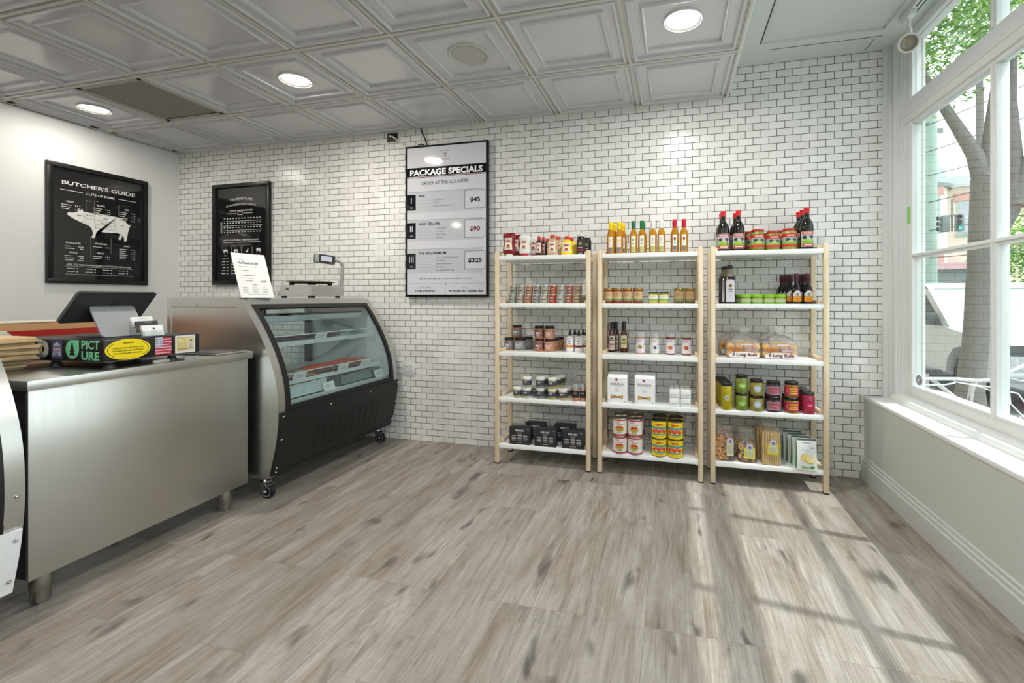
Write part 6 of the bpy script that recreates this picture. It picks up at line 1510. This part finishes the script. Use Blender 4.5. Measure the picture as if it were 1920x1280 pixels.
def leaf_mat(c):
    m = bpy.data.materials.new('leaf'); m.use_nodes = True; nt = m.node_tree; nt.nodes.clear()
    out = nd(nt, 'ShaderNodeOutputMaterial'); mx = nd(nt, 'ShaderNodeMixShader', Fac=.5)
    no = nd(nt, 'ShaderNodeTexNoise', Scale=2.0); hs = nd(nt, 'ShaderNodeHueSaturation', Color=lin(c)); mr = nd(nt, 'ShaderNodeMapRange'); mr.inputs['To Min'].default_value = .8; mr.inputs['To Max'].default_value = 1.2
    nt.links.new(no.outputs['Fac'], mr.inputs['Value']); nt.links.new(mr.outputs[0], hs.inputs['Value'])
    d = nd(nt, 'ShaderNodeBsdfDiffuse'); t = nd(nt, 'ShaderNodeBsdfTranslucent')
    for q in (d, t): nt.links.new(hs.outputs[0], q.inputs['Color'])
    nt.links.new(d.outputs[0], mx.inputs[1]); nt.links.new(t.outputs[0], mx.inputs[2]); nt.links.new(mx.outputs[0], out.inputs['Surface']); return m
LEAF = [leaf_mat(c) for c in ('#6d9a48', '#8ab05a', '#5a8840', '#a0bd72')]
def leaves(b, c, rad, n, size, squash=.7):
    for i in range(n):
        v = Vector((rt.gauss(0, 1), rt.gauss(0, 1), rt.gauss(0, 1))).normalized() * rad * rt.random()**.45; v.z *= squash
        p = Vector(c) + v; m = Euler((rt.uniform(-1, 1), rt.uniform(-1, 1), rt.uniform(0, 6.3))).to_matrix(); s_ = size * rt.uniform(.7, 1.3)
        q = [p + m @ Vector(w) * s_ for w in ((0, -1, 0), (.34, -.2, .08), (.24, .5, .05), (0, 1, -.1), (-.24, .5, .05), (-.34, -.2, .08))]
        k = b.mi(LEAF[rt.randrange(4)]); V = [b.bm.verts.new(w) for w in q]
        b.bm.faces.new((V[0], V[1], V[2], V[3])).material_index = k; b.bm.faces.new((V[0], V[3], V[4], V[5])).material_index = k
b = MB()
for c, r_, n in (((-.6, .5, 5.6), 1.3, 2300), ((.5, .8, 6.1), 1.5, 2600), ((1.6, .2, 5.6), 1.3, 1900), ((-1.3, .4, 5.3), .8, 900), ((2.4, -.2, 5.3), 1.0, 900), ((-.52, .1, 4.12), .26, 26), ((1.2, .1, 4.45), .4, 60), ((-.1, .1, 4.5), .45, 70)): leaves(b, c, r_, int(n*1.15), .050)
b.build('crown', t, smooth=0)
for (x, y, z, r_, n, l) in ((12.4, 19.6, 2.9, 1.7, 2600, 'round green shrub across the street behind the parked pickup'), (9.45, 17.0, 10.4, 3.0, 2600, 'leafy green treetop high beyond the upper window panes')):
    t = thing('street_tree', l, 'tree', (x, y, GZ)); b = MB(); b.tube([(0, 0, -.05), (.05, 0, z*.5), (0, .05, z)], [.16, .12, .08], BARK, 8); b.build('trunk', t); b = MB(); leaves(b, (0, 0, z - GZ), r_, n, .085, .85); b.build('crown', t, smooth=0)
# parked white pickup, nose towards the camera
CP = mat('#d2d5d6', .35, var=.01); DG = mat('#23282b', .1, var=.02); PL = mat('#4a4e50', .5); LG = mat('#c9ced0', .15, .3)
t = thing('pickup_truck', 'white pickup truck parked at the kerb outside the shop window', 'truck', (4.76, 8.05, GZ - .14))
Wd = 1.85
b = MB()
body = [(.10, .42), (.06, .62), (.10, .95), (.22, 1.08), (1.15, 1.17), (1.45, 1.22), (4.9, 1.22), (4.95, .45), (3.95, .42), (3.9, .66), (3.7, .86), (3.45, .90), (3.2, .86), (3.0, .66), (2.95, .42), (1.42, .42), (1.38, .66), (1.20, .86), (.95, .92), (.70, .86), (.50, .66), (.46, .42)]
b.prism(body, 0, Wd, CP, 'x'); b.build('body', t, smooth=25)
b = MB()
roof = [(1.40, 1.20), (2.02, 1.72), (2.25, 1.80), (3.3, 1.82), (3.55, 1.72), (3.75, 1.20)]
def sec(ins, z): return ins
for x0, x1 in ((.04, .13), (Wd - .13, Wd - .04)):
    b.prism([(1.36, 1.20), (2.10, 1.94), (2.32, 2.03), (3.3, 2.05), (3.6, 1.92), (3.8, 1.20), (3.66, 1.20), (3.45, 1.86), (2.82, 1.92), (2.82, 1.20), (2.70, 1.20), (2.70, 1.92), (2.40, 1.92), (2.20, 1.84), (1.56, 1.20)], x0, x1, CP, 'x')
b.prism([(2.08, 1.92), (2.32, 2.03), (3.3, 2.05), (3.6, 1.92), (3.5, 1.90), (2.35, 1.94)], .04, Wd - .04, CP, 'x'); b.build('cab', t, smooth=25)
b = MB(); b.prism([(1.42, 1.21), (2.11, 1.93), (2.14, 1.92), (1.46, 1.21)], .14, Wd - .14, mat('#c9d3d6', .05, var=0), 'x'); b.build('windshield', t)
b = MB()
for x in (.07, Wd - .09): b.prism([(1.62, 1.215), (2.20, 1.84), (2.40, 1.91), (2.70, 1.91), (2.70, 1.215)], x, x + .02, DG, 'x')
b.build('side_window', t)
b = MB(); b.box(.10, Wd - .10, .02, .10, .86, 1.02, PL); b.box(.05, Wd - .05, .0, .12, .48, .62, mat('#b9bdbf', .3, .6), .01)
for z in (.66, .74, .82): b.box(.5, Wd - .5, .03, .08, z, z + .04, LG)
b.box(.48, Wd - .48, .06, .10, .62, .9, PL); b.build('grille', t)
for x in (.03, Wd - .43):
    b = MB(); b.box(x, x + .40, .035, .16, .66, .98, mat('#d5dbde', .12, .2), .02); b.box(x + .04, x + .17, .03, .05, .70, .94, LG, .01); b.box(x + .2, x + .36, .03, .05, .70, .94, LG, .01); b.build('headlight', t)
for y in (.95, 3.45):
    for x in (.06, Wd - .30):
        b = MB(); b.lathe([(0, 0), (.20, 0), (.22, .02), (.36, .0), (.39, .04), (.39, .20), (.36, .24), (0, .24)], RUBBER, 26, mtx=Matrix.Translation((x, y, .39)) @ Matrix.Rotation(PI/2, 4, 'Y')); b.lathe([(0, -.004), (.20, -.004), (.20, .01), (0, .01)], mat('#9a9d9f', .3, .7), 18, mtx=Matrix.Translation((x, y, .39)) @ Matrix.Rotation(PI/2, 4, 'Y')); b.build('wheel', t)
for x, s_ in ((-.10, -1), (Wd + .10, 1)):
    b = MB(); b.box(x - .10, x + .10, 1.66, 1.78, 1.24, 1.46, PL, .02); b.build('mirror', t)
# houses across the street
def window_of(t, x, y, z, w, h, lint):
    f = MB(); f.box(x - w/2, x + w/2, y - .06, y, z, z + h, mat('#b7c3c2', .5)); fo = f.build('window', t); g_ = MB(); g_.box(x - w/2 + .08, x + w/2 - .08, y - .08, y - .05, z + .08, z + h - .08, mat('#aebac2', .1, var=0)); g_.box(x - w/2 + .06, x + w/2 - .06, y - .09, y - .05, z + h*.5 - .04, z + h*.5 + .04, mat('#d5dad8', .5)); g_.build('pane', fo)
    if lint: l_ = MB(); l_.box(x - w/2 - .15, x + w/2 + .15, y - .10, y, z + h, z + h + .45, mat('#d2a094', .7)); l_.box(x - w/2 - .1, x + w/2 + .1, y - .12, y, z - .15, z, mat('#8fae9a', .6)); l_.build('lintel', t)
t = thing('corner_house', 'pinkish house with a round turret across the street', 'house', (14.25, 30.75, GZ), R(-25))
PK = mat('#e3d6c6', .8, var=.04); b = MB(); b.lathe([(1.15, 0), (1.15, 8.1)], PK, 24); b.box(-4, 2.8, .6, 4.5, 0, 8.0, PK); b.build('wall', t, smooth=40)
b = MB(); b.lathe([(1.35, 7.9), (1.40, 8.1), (1.30, 8.25), (0, 11.2)], mat('#8f9a98', .8, var=.12, scale=8), 24, caps=False); b.build('turret_roof', t, smooth=30)
b = MB(); b.prism([(-4.2, 8.0), (3.0, 8.0), (3.0, 8.6), (-4.2, 8.6)], .3, 4.7, mat('#c9d0cd', .8), 'y'); b.build('cornice', t)
window_of(t, .35, -1.02, 5.4, .95, 2.0, True); window_of(t, .35, -1.02, 1.6, .95, 2.0, True)
for x in (2.1,): window_of(t, x, .6, 5.3, 1.0, 1.9, True); window_of(t, x, .6, 1.6, 1.2, 2.0, False)
b = MB(); b.box(-4, 3.0, -1.6, .7, 3.2, 3.55, mat('#d8aeb0', .7)); b.box(-4, 3.0, -1.3, .6, 2.5, 3.2, mat('#7d8886', .7)); b.build('awning', t)
t = thing('gabled_house', 'pale yellow house with a small green gable across the street', 'house', (21.6, 34.8, GZ), R(-28))
b = MB(); b.box(-1.2, 8, 0, 6, 0, 7.6, mat('#e9e2c4', .8, var=.03)); b.box(-1.3, 8.1, -.1, 6.1, 5.0, 5.25, mat('#a9808f', .7)); b.build('wall', t)
b = MB(); b.prism([(-1.5, 7.6), (8.4, 7.6), (7.4, 9.6), (-.6, 9.6)], .2, 5.8, mat('#c3cac9', .8, var=.06), 'y'); b.build('roof', t)
b = MB(); b.prism([(-.4, 7.4), (1.6, 7.4), (.6, 9.0)], -.5, .3, mat('#8fae9e', .7), 'y'); b.prism([(0, 7.5), (1.2, 7.5), (.6, 8.5)], -.54, -.5, mat('#eae8dc', .7), 'y'); b.build('gable', t)
for x in (1, 4): window_of(t, x, 0, 5.6, 1.1, 1.6, False)
# traffic signal, utility pole and wires
t = thing('traffic_light', 'grey traffic light glowing green over the street', 'traffic light', (9.69, 18.9, 3.93)); t.scale = (.6, .6, .6)
SGM = mat('#7c8684', .5)
b = MB(); b.cyl(.05, -.55, 1.4, SGM, 10); b.box(-.08, .08, -.08, .08, .38, .48, SGM); b.build('hanger', t)
for dx, dy in ((-.32, .05), (.34, -.05)):
    b = MB(); b.box(dx - .19, dx + .19, dy - .14, dy + .14, -.55, .45, SGM, .03); b.tube([(0, 0, .42), (dx, dy, .42)], .03, SGM, 6); h_ = b.build('housing', t)
    for k, c in enumerate(('#5a2d2d', '#5a4a2a', '#35d6ae')):
        z = .27 - .32*k; b = MB(); d_ = (-1, 0) if dx < 0 else (-.45, -.9); vx = Vector((*d_, 0)).normalized(); m_x = Matrix.Translation((dx + vx.x*.14, dy + vx.y*.14, z)) @ vx.to_track_quat('Z', 'Y').to_matrix().to_4x4()
        b.lathe([(0, .0), (.12, 0), (.12, .02), (0, .03)], mat(c, .4, emit=(3 if k == 2 and dx > 0 else 0), var=0), 16, mtx=m_x); b.lathe([(.125, 0), (.13, .26)], mat('#59605f', .6), 16, mtx=m_x, caps=False); b.build('lamp', h_)
t = thing('utility_pole', 'tall pale green utility pole with wires across the street', 'pole', (9.95, 21.0, GZ))
b = MB(); b.tube([(0, 0, 0), (.05, 0, 9.2)], [.30, .24], mat('#9fb5a8', .8, var=.06), 12); b.build('shaft', t); b = MB(); b.box(-.5, .5, -.05, .05, 8.2, 8.4, mat('#8f9a94', .7)); b.build('crossarm', t)
for i, (z0, z1, sag) in enumerate(((6.9, 8.6, .5), (4.9, 6.3, .4), (3.9, 4.7, .3), (6.2, 7.2, .5), (2.9, 3.2, .2), (7.9, 9.8, .5))):
    b = MB(); A = Vector((7.0, 24.0, z0)); B_ = Vector((15.0, 15.0, z1)); b.tube([A.lerp(B_, q/12) - Vector((0, 0, sag*4*(q/12)*(1 - q/12))) for q in range(13)], .016, mat('#4f5554', .6), 5)
    tag(b.build('overhead_wire'), 'dark overhead wire crossing the sky beyond the street tree', 'wire', 'overhead wires outside')
# bicycle leaning outside, just below the glass
t = thing('bicycle', 'silver bicycle with curved brake cables leaning just outside the window', 'bicycle', (2.50, 4.70, GZ), R(8))
AL = mat('#d3d6d8', .25, .6, var=.02); GRP = mat('#a9acae', .5)
b = MB(); b.tube([(-.40, .0, .86), (-.30, -.02, .87), (-.10, -.06, .88), (.05, -.08, .87), (.18, -.07, .88), (.42, -.02, .98), (.56, .02, 1.03)], .016, AL, 10); b.build('handlebar', t)
for p in (((-.62, .05, .86), (-.38, .0, .86)), ((.52, .0, 1.015), (.72, .06, 1.06))): b = MB(); b.tube(p, .020, GRP, 10); b.build('grip', t)
b = MB(); b.tube([(-.42, .0, .84), (-.36, -.06, .82), (-.22, -.10, .835), (-.14, -.09, .85)], .008, AL, 8); b.tube([(.30, -.04, .90), (.36, -.12, .88), (.50, -.10, .92), (.62, -.04, .97)], .008, AL, 8); b.build('brake_lever', t)
b = MB()
b.tube([(-.10, -.07, .85), (.05, -.20, .84), (.22, -.26, .80), (.33, -.24, .66), (.26, -.14, .52), (.10, -.04, .44)], .006, mat('#e3e5e6', .4), 7)
b.tube([(.30, -.06, .90), (.18, -.22, .84), (.16, -.26, .72), (.30, -.24, .58), (.22, -.10, .46)], .006, mat('#e3e5e6', .4), 7)
b.tube([(-.14, -.08, .86), (-.02, -.20, .84), (.14, -.2, .78), (.22, -.14, .60)], .005, mat('#e3e5e6', .4), 7); b.build('brake_cable', t)
b = MB(); b.tube([(.05, -.06, .87), (.05, -.02, .80), (.05, .02, .62)], .022, AL, 10); b.tube([(.05, .02, .62), (-.02, .04, .36)], .020, AL, 10); b.tube([(.05, .0, .66), (.10, .62, .30)], .020, AL, 10); b.tube([(.05, .0, .60), (.09, .55, .78)], .018, AL, 10); b.tube([(.09, .60, .82), (.10, .62, .30)], .016, AL, 8); b.tube([(.10, .62, .30), (.1, 1.02, .34)], .013, AL, 8); b.build('frame', t)
b = MB(); b.box(.02, .16, .48, .76, .84, .88, BLACK, .015); b.build('saddle', t)
for y, x in ((-.04, -.02), (1.02, .10)):
    b = MB(); b.tube([(x, y + .33*math.cos(a), .345 + .33*math.sin(a)) for a in [2*PI*q/28 for q in range(28)]], .016, RUBBER, 8, closed=True)
    for q in range(14): a = 2*PI*q/14; b.tube([(x, y, .345), (x, y + .32*math.cos(a), .345 + .32*math.sin(a))], .0018, AL, 4)
    b.cyl(.02, -.03, .03, AL, 10, mtx=Matrix.Translation((x, y, .345)) @ Matrix.Rotation(PI/2, 4, 'Y')); b.build('wheel', t)

# ------------------------------------------------------------------ light
sun = bpy.data.lights.new('sun', 'SUN'); sun.energy = SUN; sun.angle = R(.9); sun.color = (1, .97, .92)
so = bpy.data.objects.new('sun', sun); COL.objects.link(so); so.location = (10, 0, 20)
so.rotation_euler = Vector((-.51, .085, -1)).to_track_quat('-Z', 'Y').to_euler()
wd = bpy.data.worlds.new('sky'); SC.world = wd; wd.use_nodes = True; nt = wd.node_tree
bg = nt.nodes['Background']
tc = nd(nt, 'ShaderNodeTexCoord'); sp = nd(nt, 'ShaderNodeSeparateXYZ'); nt.links.new(tc.outputs['Generated'], sp.inputs[0])
rp = nd(nt, 'ShaderNodeValToRGB'); rp.color_ramp.elements[0].position = .0; rp.color_ramp.elements[0].color = (.95, .98, 1, 1); rp.color_ramp.elements[1].position = .9; rp.color_ramp.elements[1].color = (.72, .86, 1, 1)
nt.links.new(sp.outputs['Z'], rp.inputs['Fac']); nt.links.new(rp.outputs['Color'], bg.inputs['Color']); bg.inputs['Strength'].default_value = SKY
SC.cycles.max_bounces = 10; SC.cycles.transparent_max_bounces = 24; SC.cycles.diffuse_bounces = 5; SC.cycles.glossy_bounces = 5
SC.cycles.sample_clamp_indirect = 6; SC.cycles.caustics_reflective = False; SC.cycles.caustics_refractive = False
SC.cycles.use_denoising = True
